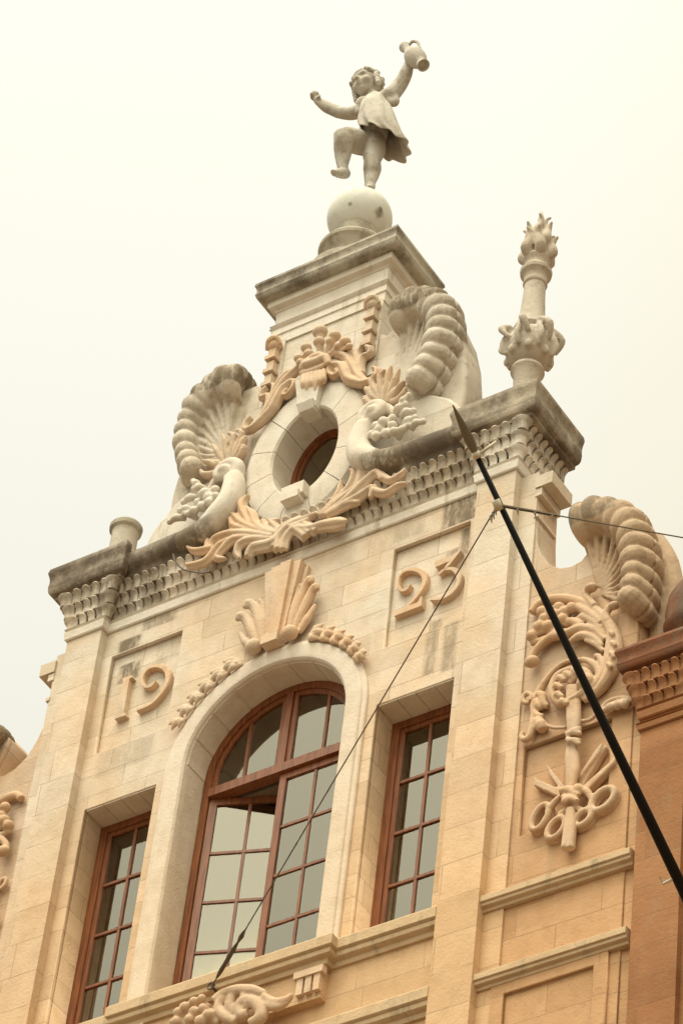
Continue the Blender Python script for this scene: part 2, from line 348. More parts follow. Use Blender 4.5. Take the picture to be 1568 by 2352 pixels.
# ------------------------------------------------------------------ the gabled building
BLD = empty('gabled_building', (0, 3, GROUND), 'pale stone gabled facade dated 19 and 23 with a tall arched window', 'building')
AC, AR, AJ = -2.67, .86, -5.42                 # arch centre height, radius, sill height
def arch_loop(r, zb, n=28, c=AC):
    return [(r, zb)] + [(r*math.cos(PI*i/n), c+r*math.sin(PI*i/n)) for i in range(n+1)] + [(-r, zb)]
WB = -6.3
holes = [arch_loop(AR+.04, AJ-.02), rect(1.195, 1.995, AJ, -2.77), rect(-1.995, -1.195, AJ, -2.77)]
panels = [rect(1.19, 2.01, -2.07, -.81), rect(-2.01, -1.19, -2.07, -.81)]
plate('wall', [rect(-2.125, 2.125, -8.6, -.30)] + holes + panels, -.05, 0, M_wall, BLD, .007)
plate('wall', [rect(-2.515, 2.515, -8.6, -.30)] + holes, -.62, -.0515, M_wall, BLD, .004)
# soffit joints of the window heads: thin voussoirs
for s in (-1, 1):
    bm = bmesh.new()
    for k in range(4):
        x0 = s*(1.205+k*.1955); x1 = s*(1.205+(k+1)*.1955-.006); box(bm, min(x0, x1), max(x0, x1), -.30, -.012, -2.784, -2.76)
    bevel(bm, .006); finish('lintel', bm, M_arch, BLD)
for s in (-1, 1):                              # pilasters and the flat strips beside them
    bm = bmesh.new(); box(bm, s*2.12, s*2.53, -.615, .10, -8.6, -.2); bevel(bm, .012); finish('pilaster', bm, M_pil, BLD)
# lower storeys down to the street, back walls, roof
bm = bmesh.new(); box(bm, -2.53, 2.53, -.6, .09, GROUND, -8.603); box(bm, -3.9, 3.9, -.9, -.62, GROUND, -8.6); finish('lower_wall', bm, M_pil, BLD)
bm = bmesh.new(); box(bm, -3.9, -3.6, -10, -.95, GROUND, -2.9); box(bm, 3.6, 3.9, -10, -.95, GROUND, -2.9); box(bm, -3.6, 3.6, -10, -9.7, GROUND, -2.9); finish('rear_wall', bm, M_pil, BLD)
boxobj('roof', (-3.9, 3.9, -10, -.4, -2.9, -2.75), M_roof, BLD)
bm = bmesh.new(); box(bm, -2.5, 2.5, -3.6, -3.5, -6.2, -1.2); box(bm, -2.5, 2.5, -3.5, -.63, -1.3, -1.2); box(bm, -2.5, 2.5, -3.5, -.63, -6.2, -6.1); box(bm, -2.5, -2.4, -3.5, -.63, -6.1, -1.3); box(bm, 2.4, 2.5, -3.5, -.63, -6.1, -1.3); finish('room', bm, M_room, BLD)

# arch surround: a moulding swept round the opening
def arch_sweep(name, prof, zb, mat, parent, n=40):
    """prof: (radius from axis, depth)"""
    bm = bmesh.new(); rows = []
    for (r, d) in prof: rows.append([bm.verts.new(V(p[0], d, p[1])) for p in [(r, zb)]+[(r*math.cos(PI*i/n), AC+r*math.sin(PI*i/n)) for i in range(n+1)]+[(-r, zb)]])
    for a, b_ in zip(rows, rows[1:]+rows[:1]):
        for i in range(len(a)-1): bm.faces.new((a[i], a[i+1], b_[i+1], b_[i]))
    for i in (0, -1): bm.faces.new([r[i] for r in rows])
    return smooth_angle(finish(name, bm, mat, parent), .35)
prof = [(1.095, -.02), (1.095, .022), (1.085, .032), (1.055, .036), (1.045, .052), (1.03, .058), (.915, .058), (.885, .050), (.868, .030), (.861, .0), (.86, -.05), (.86, -.33), (.93, -.33), (.93, -.02)]
arch_sweep('arch_surround', prof, AJ, M_arch, BLD)
# joints of the arch soffit: thin dark grooves modelled as slightly proud voussoir blocks
for i in range(9):
    a0, a1 = PI*(i+.04)/9, PI*(i+.96)/9; bm = bmesh.new(); rows = []
    for d in (-.30, .0):
        for r in (.853, .90):
            rows.append([bm.verts.new(V(r*math.cos(a0+(a1-a0)*k/6), d, AC+r*math.sin(a0+(a1-a0)*k/6))) for k in range(7)])
    o = rows
    for a, b_ in ((0, 1), (1, 3), (3, 2), (2, 0)):
        for k in range(6): bm.faces.new((o[a][k], o[a][k+1], o[b_][k+1], o[b_][k]))
    for k in (0, 6): bm.faces.new((o[0][k], o[1][k], o[3][k], o[2][k]))
    finish('voussoir', bm, M_arch, BLD)

# ---- entablature
MP = [(-2.53, -.60), (-2.53, .10), (-2.12, .10), (-2.12, .0), (2.12, .0), (2.12, .10), (2.53, .10), (2.53, -.60)]
arch_prof = [(-.05, -.475), (.012, -.475), (.02, -.462), (.022, -.43), (.026, -.40), (.028, -.375)] + curve_prof((.028, -.375), (.03, -.335), -.5, 5) + [(.0, -.33), (-.05, -.33)]
def entab_arch(path, z0, k, mat, parent, name='architrave'):
    return smooth_angle(moulding(name, path, [(o*1.3, z0+(z+.46)*k) for o, z in arch_prof], mat, parent), .5)
entab_arch(MP, -.46, 1., M_mould, BLD)
def frieze(path, z0, z1, mat, parent, wdt=.102, reach=.12, tiers=3, skip=None):
    """tiers of rounded tongues, each tier hanging further out than the one below"""
    H = (z1-z0)/tiers
    for ti in range(tiers):
        bm = bmesh.new(); o0 = .012+reach*(ti/tiers)**1.15; zb = z0+ti*H; zt = zb+H*1.04
        for i in range(len(path)-1):
            a, b_ = path[i], path[i+1]; off = offset_path(path, o0-.012)
            a, b_ = off[i], off[i+1]
            dx, dy = b_[0]-a[0], b_[1]-a[1]; ln = math.hypot(dx, dy); tx, ty = dx/ln, dy/ln; nx, ny = -ty, tx
            n = max(1, round(ln/wdt)); wd = ln/n
            for k in range(n):
                c = (k+.5)*wd; hw = wd*.43
                jj = random.uniform(-.006, .006)
                cols = []
                m = 7
                for q in range(m):
                    th = PI*q/(m-1); s = -math.cos(th)*hw; bul = .25+.75*math.sin(th)**.6 if 0 < q < m-1 else .0
                    col = []
                    for (zz, oo) in ((zb-H*.02, .016), (zb+H*.40, .020), (zb+H*.58, .028), (zb+H*.72, .046), (zb+H*.84, .064), (zb+H*.93, .062), (zb+H*.985, .035)):
                        o_ = -.02+(oo+.02)*bul+jj*(oo > .04); rr = 1
                        lift = -((1-math.sin(th))**1.5)*H*.42*max(0, (zz-zb)/H-.45)/.55
                        u = a[0]+tx*(c+s*rr)+nx*o_; d = a[1]+ty*(c+s*rr)+ny*o_
                        col.append(bm.verts.new(V(u, d, zz+lift)))
                    cols.append(col)
                for q in range(m-1):
                    for r in range(6): bm.faces.new((cols[q][r], cols[q+1][r], cols[q+1][r+1], cols[q][r+1]))
                bm.faces.new([c_[6] for c_ in cols]); bm.faces.new([c_[0] for c_ in cols][::-1])
            # rounded corner post
            if 0 < i:
                p = a; r = .075
                prv = path[i-1]; cr = (path[i][0]-prv[0])*(path[i+1][1]-path[i][1])-(path[i][1]-prv[1])*(path[i+1][0]-path[i][0])
                if cr < 0:
                    lathe(bm, [(r*.7, zb-H*.02), (r*.75, zb+H*.45), (r*.9, zb+H*.65), (r*1.2, zb+H*.82), (r*1.22, zb+H*.92), (r*.8, zb+H*.99), (.01, zb+H)], (p[0]-.01*(1 if p[0] > 0 else -1), -(p[1]-.02)), 14)
        smooth_angle(finish('frieze_tier', bm, mat, parent), .9)
        moulding('frieze_back', path, [(-.3, zb), (o0-.012, zb), (o0-.012, zt), (-.3, zt)], mat, parent)
frieze(MP, -.33, .10, M_frieze, BLD)
cor_prof = [(-.2, .085), (.175, .085), (.175, .115)] + curve_prof((.18, .12), (.262, .20), .28, 5) + curve_prof((.265, .205), (.285, .345), -.12, 4) + [(.29, .36), (.275, .405), (.18, .44), (-.2, .47)]
def cornice(path, prof, mat, parent): return smooth_angle(moulding('cornice', path, prof, mat, parent), .5)
cor2 = [(o*.74 if o > 0 else o, .085+(z-.085)*1.24) for o, z in cor_prof]
cornice([(-2.585, -.60), (-2.585, .065), (-2.06, .065), (-2.06, -.02), (-1.95, -.02)], cor2, M_cornice, BLD)
cornice([(1.95, -.02), (2.06, -.02), (2.06, .065), (2.585, .065), (2.585, -.60)], cor2, M_cornice, BLD)
def roll():
    bm = bmesh.new(); tube(bm, [V(2.0, .05, .31), V(1.75, .05, .31), V(1.4, .07, .31), V(1.22, .09, .30)], [.16, .155, .15, .14], seg=20)
    tube(bm, [V(2.0, .0, .38), V(1.3, .0, .38)], [.12, .12], smooth=False, seg=14); tube(bm, [V(2.0, .03, .15), V(1.2, .03, .15)], [.08, .08], smooth=False, seg=12)
    return voxel('cornice_roll', bm, M_cornice, BLD, .018, 1)
mirror_copy(roll())
boxobj('parapet_top', (-2.5, 2.5, -.60, -.06, -.31, .50), M_cornice, BLD)

# ---- number panels
def ribbon(name, pts, wid, d0, d1, mat, parent, n=6):
    P = catmull(pts, n); W = lerp_list(wid, len(P)); lo, hi = [], []
    for i, p in enumerate(P):
        t_ = (P[min(i+1, len(P)-1)]-P[max(i-1, 0)]); tx, tz = t_.x, t_.z; l = math.hypot(tx, tz) or 1; nx, nz_ = -tz/l*W[i]/2, tx/l*W[i]/2
        lo.append((p.x+nx, p.z+nz_)); hi.append((p.x-nx, p.z-nz_))
    bm = bmesh.new(); rows = []
    for k, (A, B) in enumerate(zip(lo, hi)):
        ax, az = A; bx, bz = B; mx_, mz_ = (ax+bx)/2, (az+bz)/2
        def sh(x, z, f): return (mx_+(x-mx_)*f, mz_+(z-mz_)*f)
        a2, b2 = sh(ax, az, .72), sh(bx, bz, .72)
        rows.append([bm.verts.new(V(ax, d0, az)), bm.verts.new(V(ax, d1-.012, az)), bm.verts.new(V(a2[0], d1, a2[1])), bm.verts.new(V(b2[0], d1, b2[1])), bm.verts.new(V(bx, d1-.012, bz)), bm.verts.new(V(bx, d0, bz))])
    for a, b_ in zip(rows, rows[1:]):
        for k in range(6): bm.faces.new((a[k], a[(k+1) % 6], b_[(k+1) % 6], b_[k]))
    bm.faces.new(rows[0]); bm.faces.new(rows[-1][::-1])
    return bm
def poly(bm, pts, d0, d1):
    a = [bm.verts.new(V(p.x, d0, p.z)) for p in pts]; b_ = [bm.verts.new(V(p.x, d1, p.z)) for p in pts]
    bm.faces.new(a[::-1]); bm.faces.new(b_)
    for i in range(len(pts)): bm.faces.new((a[i], a[(i+1) % len(pts)], b_[(i+1) % len(pts)], b_[i]))
def merge(a, b_):
    me = bpy.data.meshes.new('t'); b_.to_mesh(me); b_.free(); a.from_mesh(me); bpy.data.meshes.remove(me); return a
D0, D1 = -.055, .012
bm = bmesh.new(); poly(bm, GL(9, [(768,1612),(862,1575),(872,1596),(838,1615),(778,1975),(795,1970),(800,1994),(682,2037),(672,2013),(704,1996),(772,1640)]), D0, D1); bevel(bm, .008); finish('numeral', bm, M_orn, BLD)
finish('numeral', ribbon('n', GL(9, [(1105,1635),(1060,1688),(1000,1695),(968,1640),(985,1560),(1045,1500),(1125,1478),(1200,1500),(1236,1565),(1222,1660),(1160,1765),(1060,1870),(912,1940)]), [.024,.034,.036,.034,.036,.040,.05,.06,.064,.06,.052,.044,.036], D0, D1, M_orn, BLD), M_orn, BLD)
bm = ribbon('n', GL(10, [(312,1432),(285,1478),(235,1486),(206,1440),(218,1360),(280,1308),(360,1300),(430,1335),(442,1410),(400,1500),(320,1600),(235,1682)]), [.022,.032,.036,.034,.036,.044,.056,.064,.062,.055,.045,.034], D0, D1, M_orn, BLD)
b2 = bmesh.new(); poly(b2, GL(10, [(155,1690),(385,1598),(413,1545),(430,1548),(420,1627),(176,1722)]), D0, D1+.003); bevel(b2, .006); finish('numeral', merge(bm, b2), M_orn, BLD)
bm = ribbon('n', GL(10, [(572,1345),(625,1300),(700,1295),(745,1345),(742,1420),(690,1500),(600,1556),(498,1565)]), [.03,.038,.048,.058,.06,.055,.045,.03], D0, D1, M_orn, BLD)
b2 = bmesh.new(); poly(b2, GL(10, [(537,1238),(640,1196),(668,1198),(762,1128),(772,1134),(672,1262),(640,1292),(625,1290),(668,1228),(560,1278),(545,1282)]), D0, D1+.003); bevel(b2, .005); finish('numeral', merge(bm, b2), M_orn, BLD)

# ---- windows
def bars(bm, rects, d0, d1):
    for (u0, u1, z0, z1) in rects: box(bm, u0, u1, d0, d1, z0, z1)
def pane_sheet(parent, u0, u1, z0, z1, d):
    bm = bmesh.new(); box(bm, u0, u1, d-.003, d+.003, z0, z1); return finish('pane', bm, M_glass, parent)
def leaf(name, x0, x1, z0, z1, rows, cols, parent, d, st=.06, mb=.026):
    """a casement leaf: stiles and rails, glazing bars and panes, local to its window"""
    bm = bmesh.new(); bars(bm, [(x0, x0+st, z0, z1), (x1-st, x1, z0, z1)], d-.025, d+.025); bars(bm, [(x0+st, x1-st, z0, z0+st*1.3), (x0+st, x1-st, z1-st, z1)], d-.024, d+.024)
    bevel(bm, .006); fr_ = finish(name, bm, M_wood, parent)
    return fr_
def window_rect(uc, w_, z0, z1, d, rows=4):
    win = bpy.data.objects.new('window', None); COL.objects.link(win); win.parent = BLD; win.matrix_parent_inverse = Matrix.Translation(-BLD.location)
    u0, u1 = uc-w_/2, uc+w_/2; f = .085
    bm = bmesh.new(); bars(bm, [(u0, u0+f, z0, z1), (u1-f, u1, z0, z1)], d-.07, d+.03); bars(bm, [(u0+f, u1-f, z1-f, z1), (u0+f, u1-f, z0, z0+f)], d-.068, d+.028); bevel(bm, .008); finish('frame', bm, M_wood, win)
    a0, a1, b0, b1 = u0+f, u1-f, z0+f, z1-f
    bm = bmesh.new(); s = .045; bars(bm, [(a0, a0+s, b0, b1), (a1-s, a1, b0, b1)], d-.04, d+.012); bars(bm, [(a0+s, a1-s, b0, b0+s), (a0+s, a1-s, b1-s, b1)], d-.039, d+.011); bevel(bm, .006); finish('sash', bm, M_wood, win)
    a0 += s; a1 -= s; b0 += s; b1 -= s
    bm = bmesh.new(); mb = .028; cx = (a0+a1)/2
    bars(bm, [(cx-mb/2, cx+mb/2, b0, b1)], d-.025, d+.006)
    for k in range(1, rows):
        z = b0+(b1-b0)*k/rows; bars(bm, [(a0, a1, z-mb/2, z+mb/2)], d-.023, d+.008)
    finish('glazing_bar', bm, M_wood, win)
    for k in range(rows):
        for (p, q) in ((a0, cx-mb/2), (cx+mb/2, a1)):
            pane_sheet(win, p, q, b0+(b1-b0)*k/rows+mb/2*(k > 0), b0+(b1-b0)*(k+1)/rows-mb/2*(k < rows-1), d-.012)
    return win
WD = -.30
window_rect(-1.595, .80, AJ, -2.784, WD); window_rect(1.595, .80, AJ, -2.784, WD)
# arched window
win = bpy.data.objects.new('window', None); COL.objects.link(win); win.parent = BLD; win.matrix_parent_inverse = Matrix.Translation(-BLD.location)
TZ = -2.84
def arch_sheet(bm, r0, r1, d0, d1, c, n=40, a0=0, a1=PI):
    rows = []
    for r, d in ((r0, d0), (r1, d0), (r1, d1), (r0, d1)): rows.append([bm.verts.new(V(r*math.cos(a0+(a1-a0)*i/n), d, c+r*math.sin(a0+(a1-a0)*i/n))) for i in range(n+1)])
    for a, b_ in zip(rows, rows[1:]+rows[:1]):
        for i in range(n): bm.faces.new((a[i], a[i+1], b_[i+1], b_[i]))
    bm.faces.new([r[0] for r in rows]); bm.faces.new([r[-1] for r in rows])
bm = bmesh.new(); arch_sheet(bm, .775, .853, WD-.07, WD+.03, AC); bars(bm, [(-.853, -.775, AJ, AC), (.775, .853, AJ, AC)], WD-.07, WD+.03); bars(bm, [(-.775, .775, AJ, AJ+.07)], WD-.069, WD+.028); finish('frame', bm, M_wood, win)
bm = bmesh.new(); bars(bm, [(-.775, .775, TZ-.055, TZ+.045)], WD-.06, WD+.055); bevel(bm, .01); bars(bm, [(-.035, .035, TZ+.046, AC+.775)], WD-.05, WD+.035); finish('transom', bm, M_wood, win)
# two fixed lights over the transom
for s in (-1, 1):
    bm = bmesh.new(); n = 20; z0 = TZ+.045; ths = [math.asin((z0-AC)/.775), math.acos(.035/.775)]
    def lp(r, ins): 
        a0 = math.asin((z0+ins-AC)/r); a1 = math.acos((.035+ins)/r)
        return [(s*(.035+ins), z0+ins)] + [(s*r*math.cos(a0+(a1-a0)*i/n), AC+r*math.sin(a0+(a1-a0)*i/n)) for i in range(n+1)]
    L0, L1 = lp(.775, 0), lp(.725, .05)
    v = [[bm.verts.new(V(p[0], d, p[1])) for p in Lx] for Lx in (L0, L1) for d in (WD-.04, WD+.012)]
    for a, b_ in ((0, 1), (1, 3), (3, 2), (2, 0)):
        for i in range(n+2): j = (i+1) % (n+2); bm.faces.new((v[a][i], v[a][j], v[b_][j], v[b_][i]))
    x = s*.43; zt = AC+math.sqrt(.725**2-.43**2); bars(bm, [(min(x-.014, x+.014), max(x-.014, x+.014), z0+.05, zt)], WD-.025, WD+.006)
    finish('fanlight', bm, M_wood, win)
    bm = bmesh.new(); a = [[bm.verts.new(V(p[0], dd, p[1])) for p in L1] for dd in (WD-.015, WD-.009)]; bm.faces.new(a[0]); bm.faces.new(a[1][::-1]); [bm.faces.new((a[0][i], a[0][(i+1) % len(L1)], a[1][(i+1) % len(L1)], a[1][i])) for i in range(len(L1))]; finish('pane', bm, M_glass, win)
def casement(hinge, width, ang, side):
    """leaf local frame: x along the leaf from its hinge"""
    st, mb = .07, .028; z0, z1 = AJ+.075, TZ-.06
    M = Matrix.Translation(V(hinge, WD-.005, 0)) @ Matrix.Rotation(ang, 4, 'Z') @ Matrix.Diagonal((side, 1, 1, 1))
    bm = bmesh.new(); bars(bm, [(0, st, z0, z1), (width-st, width, z0, z1)], -.022, .022); bars(bm, [(st, width-st, z0, z0+st*1.2), (st, width-st, z1-st, z1)], -.021, .021); bevel(bm, .006)
    a0, a1, b0, b1 = st, width-st, z0+st*1.2, z1-st; cx = (a0+a1)/2; bars(bm, [(cx-mb/2, cx+mb/2, b0, b1)], -.014, .012)
    for k in range(1, 4): z = b0+(b1-b0)*k/4; bars(bm, [(a0, a1, z-mb/2, z+mb/2)], -.013, .014)
    bm.transform(M); cas = finish('casement', bm, M_wood, win)
    bm = bmesh.new()
    for k in range(4):
        for (p, q) in ((a0, cx-mb/2), (cx+mb/2, a1)): box(bm, p, q, -.002, .002, b0+(b1-b0)*k/4+mb/2, b0+(b1-b0)*(k+1)/4-mb/2)
    bm.transform(M); finish('pane', bm, M_glass, win)
casement(-.772, .77, math.radians(20), 1)
casement(.772, .77, 0, -1)

# ---- curtains, hung inside
def curtain(u0, u1, z0, z1, d, lab, folds=7, amp=.035, gather=None):
    bm = bmesh.new(); nx, nz_ = 70, 14; g_ = []
    ph = random.uniform(0, 6)
    for j in range(nz_+1):
        z = z0+(z1-z0)*j/nz_; row = []
        for i in range(nx+1):
            t_ = i/nx; u = u0+(u1-u0)*t_; y = d+amp*math.sin(t_*folds*2*PI+ph+.25*math.sin(z*1.7))*(.6+.4*math.sin(t_*9+ph)) + .012*math.sin(t_*41+z)
            if gather: u = u0+(u1-u0)*t_*(1-gather*math.exp(-((z-(z1-.5))/.5)**2))
            row.append(bm.verts.new(V(u, y, z)))
        g_.append(row)
    for j in range(nz_):
        for i in range(nx): bm.faces.new((g_[j][i], g_[j][i+1], g_[j+1][i+1], g_[j+1][i]))
    o = finish('curtain', bm, M_curtain, None, True); tag(o, lab, 'curtain', 'white curtains behind the windows'); return o
curtain(-.78, -.06, -6.0, -2.6, -.72, 'white net curtain behind the open left leaf of the arched window', 6, .04)
curtain(-.02, .78, -6.0, -2.45, -.43, 'white net curtain behind the closed right leaf of the arched window', 6, .04)
curtain(1.20, 1.98, -6.0, -2.7, -.43, 'gathered white curtain behind the narrow window under the number 23', 6, .04)
curtain(-1.78, -1.20, -6.0, -2.7, -.43, 'half drawn white curtain behind the narrow window under the number 19', 5, .04)

# ---- ledges under the windows
led = [(-.05, -5.68), (.025, -5.68), (.035, -5.655), (.035, -5.64)] + curve_prof((.04, -5.635), (.085, -5.575), .3, 4) + [(.10, -5.57), (.11, -5.56), (.11, -5.47), (.095, -5.45), (-.05, -5.425)]
wled0 = led; led = [(o, -5.46+(z+5.425)*1.08) for o, z in led]
LP = [(-2.12, .0), (-1.05, .0), (-1.05, .085), (1.05, .085), (1.05, .0), (2.12, .0)]
smooth_angle(moulding('window_ledge', LP, led, M_ledge, BLD), .5)
smooth_angle(moulding('window_ledge', [(-2.12, .0), (2.12, .0)], [(o, z-.84) for o, z in led], M_ledge, BLD), .5)
boxobj('sill_apron', (-1.03, 1.03, -.04, .082, -6.06, -5.70), M_wall, BLD)
# block with three drops under the ledge
for s in (-1, 1):
    bm = bmesh.new()
    for k in range(3):
        a = s*(.80+k*.085); bx0, bx1 = min(a, a+s*.062), max(a, a+s*.062); box(bm, bx0, bx1, .075, .125, -6.0, -5.83)
    box(bm, min(s*.77, s*1.06), max(s*.77, s*1.06), .075, .14, -5.83, -5.76); bevel(bm, .008); finish('drop_block', bm, M_orn, BLD)

# ------------------------------------------------------------------ ornament over the arched window
def garland(s):
    bm = bmesh.new()
    for k in range(6):
        th = math.radians(68-k*7.8) if s > 0 else math.radians(112+k*7.8)
        c = V(1.105*math.cos(th), .035, AC+1.105*math.sin(th)); rad = Vector((math.cos(th), 0, math.sin(th))); tan = Vector((math.sin(th), 0, -math.cos(th)))*s
        sz = 1.12-.05*k
        for (a, l, rr) in ((.55, .17, .045), (-.15, .15, .04), (.15, .19, .05)):
            dirv = (tan*math.cos(a)+rad*math.sin(a)).normalized(); st_ = c-tan*.05+rad*(.02 if a > 0 else -.01)
            tube(bm, [st_, st_+dirv*l*.5*sz+Vector((0, -.045, 0)), st_+dirv*l*sz+Vector((0, -.03 if a < .3 else -.06, 0))], [rr*.5, rr*sz, .006], flat=.75, seg=8)
        blob(bm, c+rad*.0+Vector((0, -.045, 0)), .028, seg=8)
    th = math.radians(8 if s > 0 else 172)
    return voxel('garland', bm, M_orn, BLD, .0095, 1)
garland(1); garland(-1)
# fluted keystone
bm = bmesh.new()
segs = [(-.25, -.205, .045), (-.205, -.115, .115), (-.115, .0, .135), (.0, .12, .155), (.12, .205, .115), (.205, .25, .045)]
for (a, b_, d) in segs:
    zb, zt, kb = -1.55, -.585-(.05 if abs(a+b_) > .4 else 0), .42
    v = [bm.verts.new(V(x, dd, z)) for (x, z, dd) in ((a*kb, zb, -.02), (b_*kb, zb, -.02), (b_, zt, -.02), (a, zt, -.02), (a*kb, zb, d*.75), (b_*kb, zb, d*.75), (b_*.995, zt, d), (a*.995, zt, d))]
    for f in ((0,1,2,3), (4,5,6,7), (0,1,5,4), (1,2,6,5), (2,3,7,6), (3,0,4,7)): bm.faces.new([v[i] for i in f])
bevel(bm, .010); finish('keystone', bm, M_orn, BLD)
bm = bmesh.new(); box(bm, -.09, .09, .02, .17, -1.62, -1.50); bevel(bm, .015); finish('keystone', bm, M_orn, BLD)
def key_scroll():
    bm = bmesh.new()
    for pts, r in (([(.15,.05,-1.50),(.20,.08,-1.25),(.27,.09,-1.02),(.345,.12,-.93),(.37,.12,-.99)], [.035,.045,.05,.05,.03]),
                   ([(.20,.05,-1.50),(.28,.08,-1.30),(.355,.09,-1.12),(.42,.12,-1.06),(.44,.11,-1.11)], [.035,.05,.055,.045,.03]),
                   ([(.12,.05,-1.45),(.16,.07,-1.2),(.20,.07,-1.0),(.24,.1,-.92)], [.03,.04,.04,.025]),
                   ([(.25,.05,-1.52),(.34,.07,-1.40),(.42,.08,-1.25)], [.03,.045,.02])):
        tube(bm, [V(*p) for p in pts], r, flat=.8, seg=8)
    blob(bm, V(.20, .12, -1.555), (.085, .075, .08)); return voxel('key_scroll', bm, M_orn, BLD, .0095, 1)
mirror_copy(key_scroll())

T0 = tube
# ------------------------------------------------------------------ attic with the oval window
TW = .665; TD = -.04
att = [(-TW, 3.10), (-TW, 2.50), (-.80, 2.40), (-.95, 2.2), (-1.05, 1.9), (-1.18, 1.4), (-1.35, 1.0), (-1.75, .78), (-1.95, .42), (-1.95, .2), (1.95, .2), (1.95, .42), (1.75, .78), (1.35, 1.0), (1.18, 1.4), (1.05, 1.9), (.95, 2.2), (.80, 2.40), (TW, 2.50), (TW, 3.10)]
OC, OA, OB = 1.06, .375, .59
def oval(a, b_, c=OC, n=48): return [(a*math.cos(2*PI*k/n), c+b_*math.sin(2*PI*k/n)) for k in range(n)]
plate('attic_wall', [[(x, z) for x, z in att], oval(OA+.03, OB+.03)], -.60, TD, M_attic, BLD, .012)
boxobj('dark_room', (-.6, .6, -1.3, -.62, .35, 1.8), M_room, BLD, 0)
# strips on the tower edges, entablature and cap
for s in (-1, 1): boxobj('tower_strip', (min(s*.50, s*.672), max(s*.50, s*.672), -.59, TD+.022, 1.9, 3.02), M_attic, BLD)
TP = [(-TW, -.56), (-TW, TD), (TW, TD), (TW, -.56)]
TP2 = TP + [(-TW, -.56)]
def ring_mould(name, u, d0, d1, prof, mat, parent):
    """closed moulding round a rectangle in plan"""
    path = [(-u, d0), (-u, d1), (u, d1), (u, d0)]; bm = bmesh.new(); rows = [[bm.verts.new(V(p[0], p[1], z)) for p in offset_path(path, o, True)] for o, z in prof]
    for a, b_ in zip(rows, rows[1:]):
        for i in range(4): j = (i+1) % 4; bm.faces.new((a[i], a[j], b_[j], b_[i]))
    bm.faces.new(rows[0]); bm.faces.new(rows[-1])
    return smooth_angle(finish(name, bm, mat, parent), .5)
ring_mould('architrave', TW, -.56, TD, [(-.2, 2.985), (.018, 2.985), (.018, 3.115), (.032, 3.125), (.032, 3.21), (.045, 3.225)] + curve_prof((.05, 3.23), (.05, 3.27), -.5, 4) + [(.02, 3.28), (-.2, 3.29)], M_mould, BLD)
ring_mould('frieze', TW, -.56, TD, [(-.2, 3.26), (.012, 3.26), (.012, 3.52), (-.2, 3.53)], M_mould, BLD)
ring_mould('bed_mould', TW, -.56, TD, [(-.2, 3.50), (.02, 3.50), (.03, 3.52)] + curve_prof((.035, 3.525), (.085, 3.60), .3, 4) + [(.09, 3.615), (-.2, 3.62)], M_mould, BLD)
ring_mould('cap_cornice', TW, -.56, TD, [(-.2, 3.61), (.085, 3.61), (.095, 3.625)] + curve_prof((.10, 3.63), (.19, 3.70), .28, 5) + curve_prof((.192, 3.705), (.205, 3.83), -.14, 4) + [(.20, 3.87), (.12, 3.90), (-.3, 3.93)], M_cap, BLD)
# husk drops on the tower face (right one of blocks, as the left)
for s in (-1, 1):
    bm = bmesh.new(); uc = s*.59
    for k, z in enumerate((2.72, 2.52, 2.32)):
        for (hw, z0, z1, dd) in ((.062, z-.05, z, .085), (.042, z, z+.12, .06)): box(bm, uc-hw, uc+hw, TD, dd, z0, z1)
    bevel(bm, .008)
    b2 = bmesh.new(); blob(b2, V(uc, .03, 2.90), (.085, .07, .08)); tube(b2, [V(uc-.08, .04, 2.86), V(uc-.03, .09, 2.93), V(uc+.04, .08, 2.95), V(uc+.08, .04, 2.88)], [.02, .035, .035, .02], seg=8)
    merge(bm, b2); finish('husk_drop', bm, M_orn, BLD)

# oval surround of voussoirs
NV = 12
for i in range(NV):
    a0, a1 = 2*PI*(i+.012)/NV+PI/12, 2*PI*(i+.988)/NV+PI/12; rows = []
    bm = bmesh.new(); m_ = 6
    for (fa, fb, d) in ((OA, OB, -.34), (OA, OB, .03), (OA+.02, OB+.02, .05), (OA+.24, OB+.27, .062), (OA+.30, OB+.34, .045), (OA+.34, OB+.38, .0), (OA+.345, OB+.385, -.06)):
        rows.append([bm.verts.new(V(fa*math.cos(a0+(a1-a0)*k/m_), d, OC+fb*math.sin(a0+(a1-a0)*k/m_))) for k in range(m_+1)])
    for a, b_ in zip(rows, rows[1:]+rows[:1]):
        for k in range(m_): bm.faces.new((a[k], a[k+1], b_[k+1], b_[k]))
    for k in (0, m_): bm.faces.new([r[k] for r in rows])
    smooth_angle(finish('oval_voussoir', bm, M_ring, BLD), .5)
def oval_ring(bm, a, b_, w_, d0, d1, n=48):
    R = [[bm.verts.new(V((a+o)*math.cos(2*PI*k/n), d, OC+(b_+o)*math.sin(2*PI*k/n))) for k in range(n)] for o, d in ((0, d0), (w_, d0), (w_, d1), (0, d1))]
    for A, B in zip(R, R[1:]+R[:1]):
        for k in range(n): bm.faces.new((A[k], A[(k+1) % n], B[(k+1) % n], B[k]))
win = bpy.data.objects.new('oval_window', None); COL.objects.link(win); win.parent = BLD; win.matrix_parent_inverse = Matrix.Translation(-BLD.location)
bm = bmesh.new(); oval_ring(bm, .325, .54, .05, -.36, -.28); oval_ring(bm, .295, .51, .033, -.35, -.30); finish('frame', bm, M_wood, win)
bm = bmesh.new(); a = [[bm.verts.new(V(p[0], dd, p[1])) for p in oval(.31, .525)] for dd in (-.328, -.322)]; bm.faces.new(a[0]); bm.faces.new(a[1][::-1]); finish('pane', bm, M_glass, win)
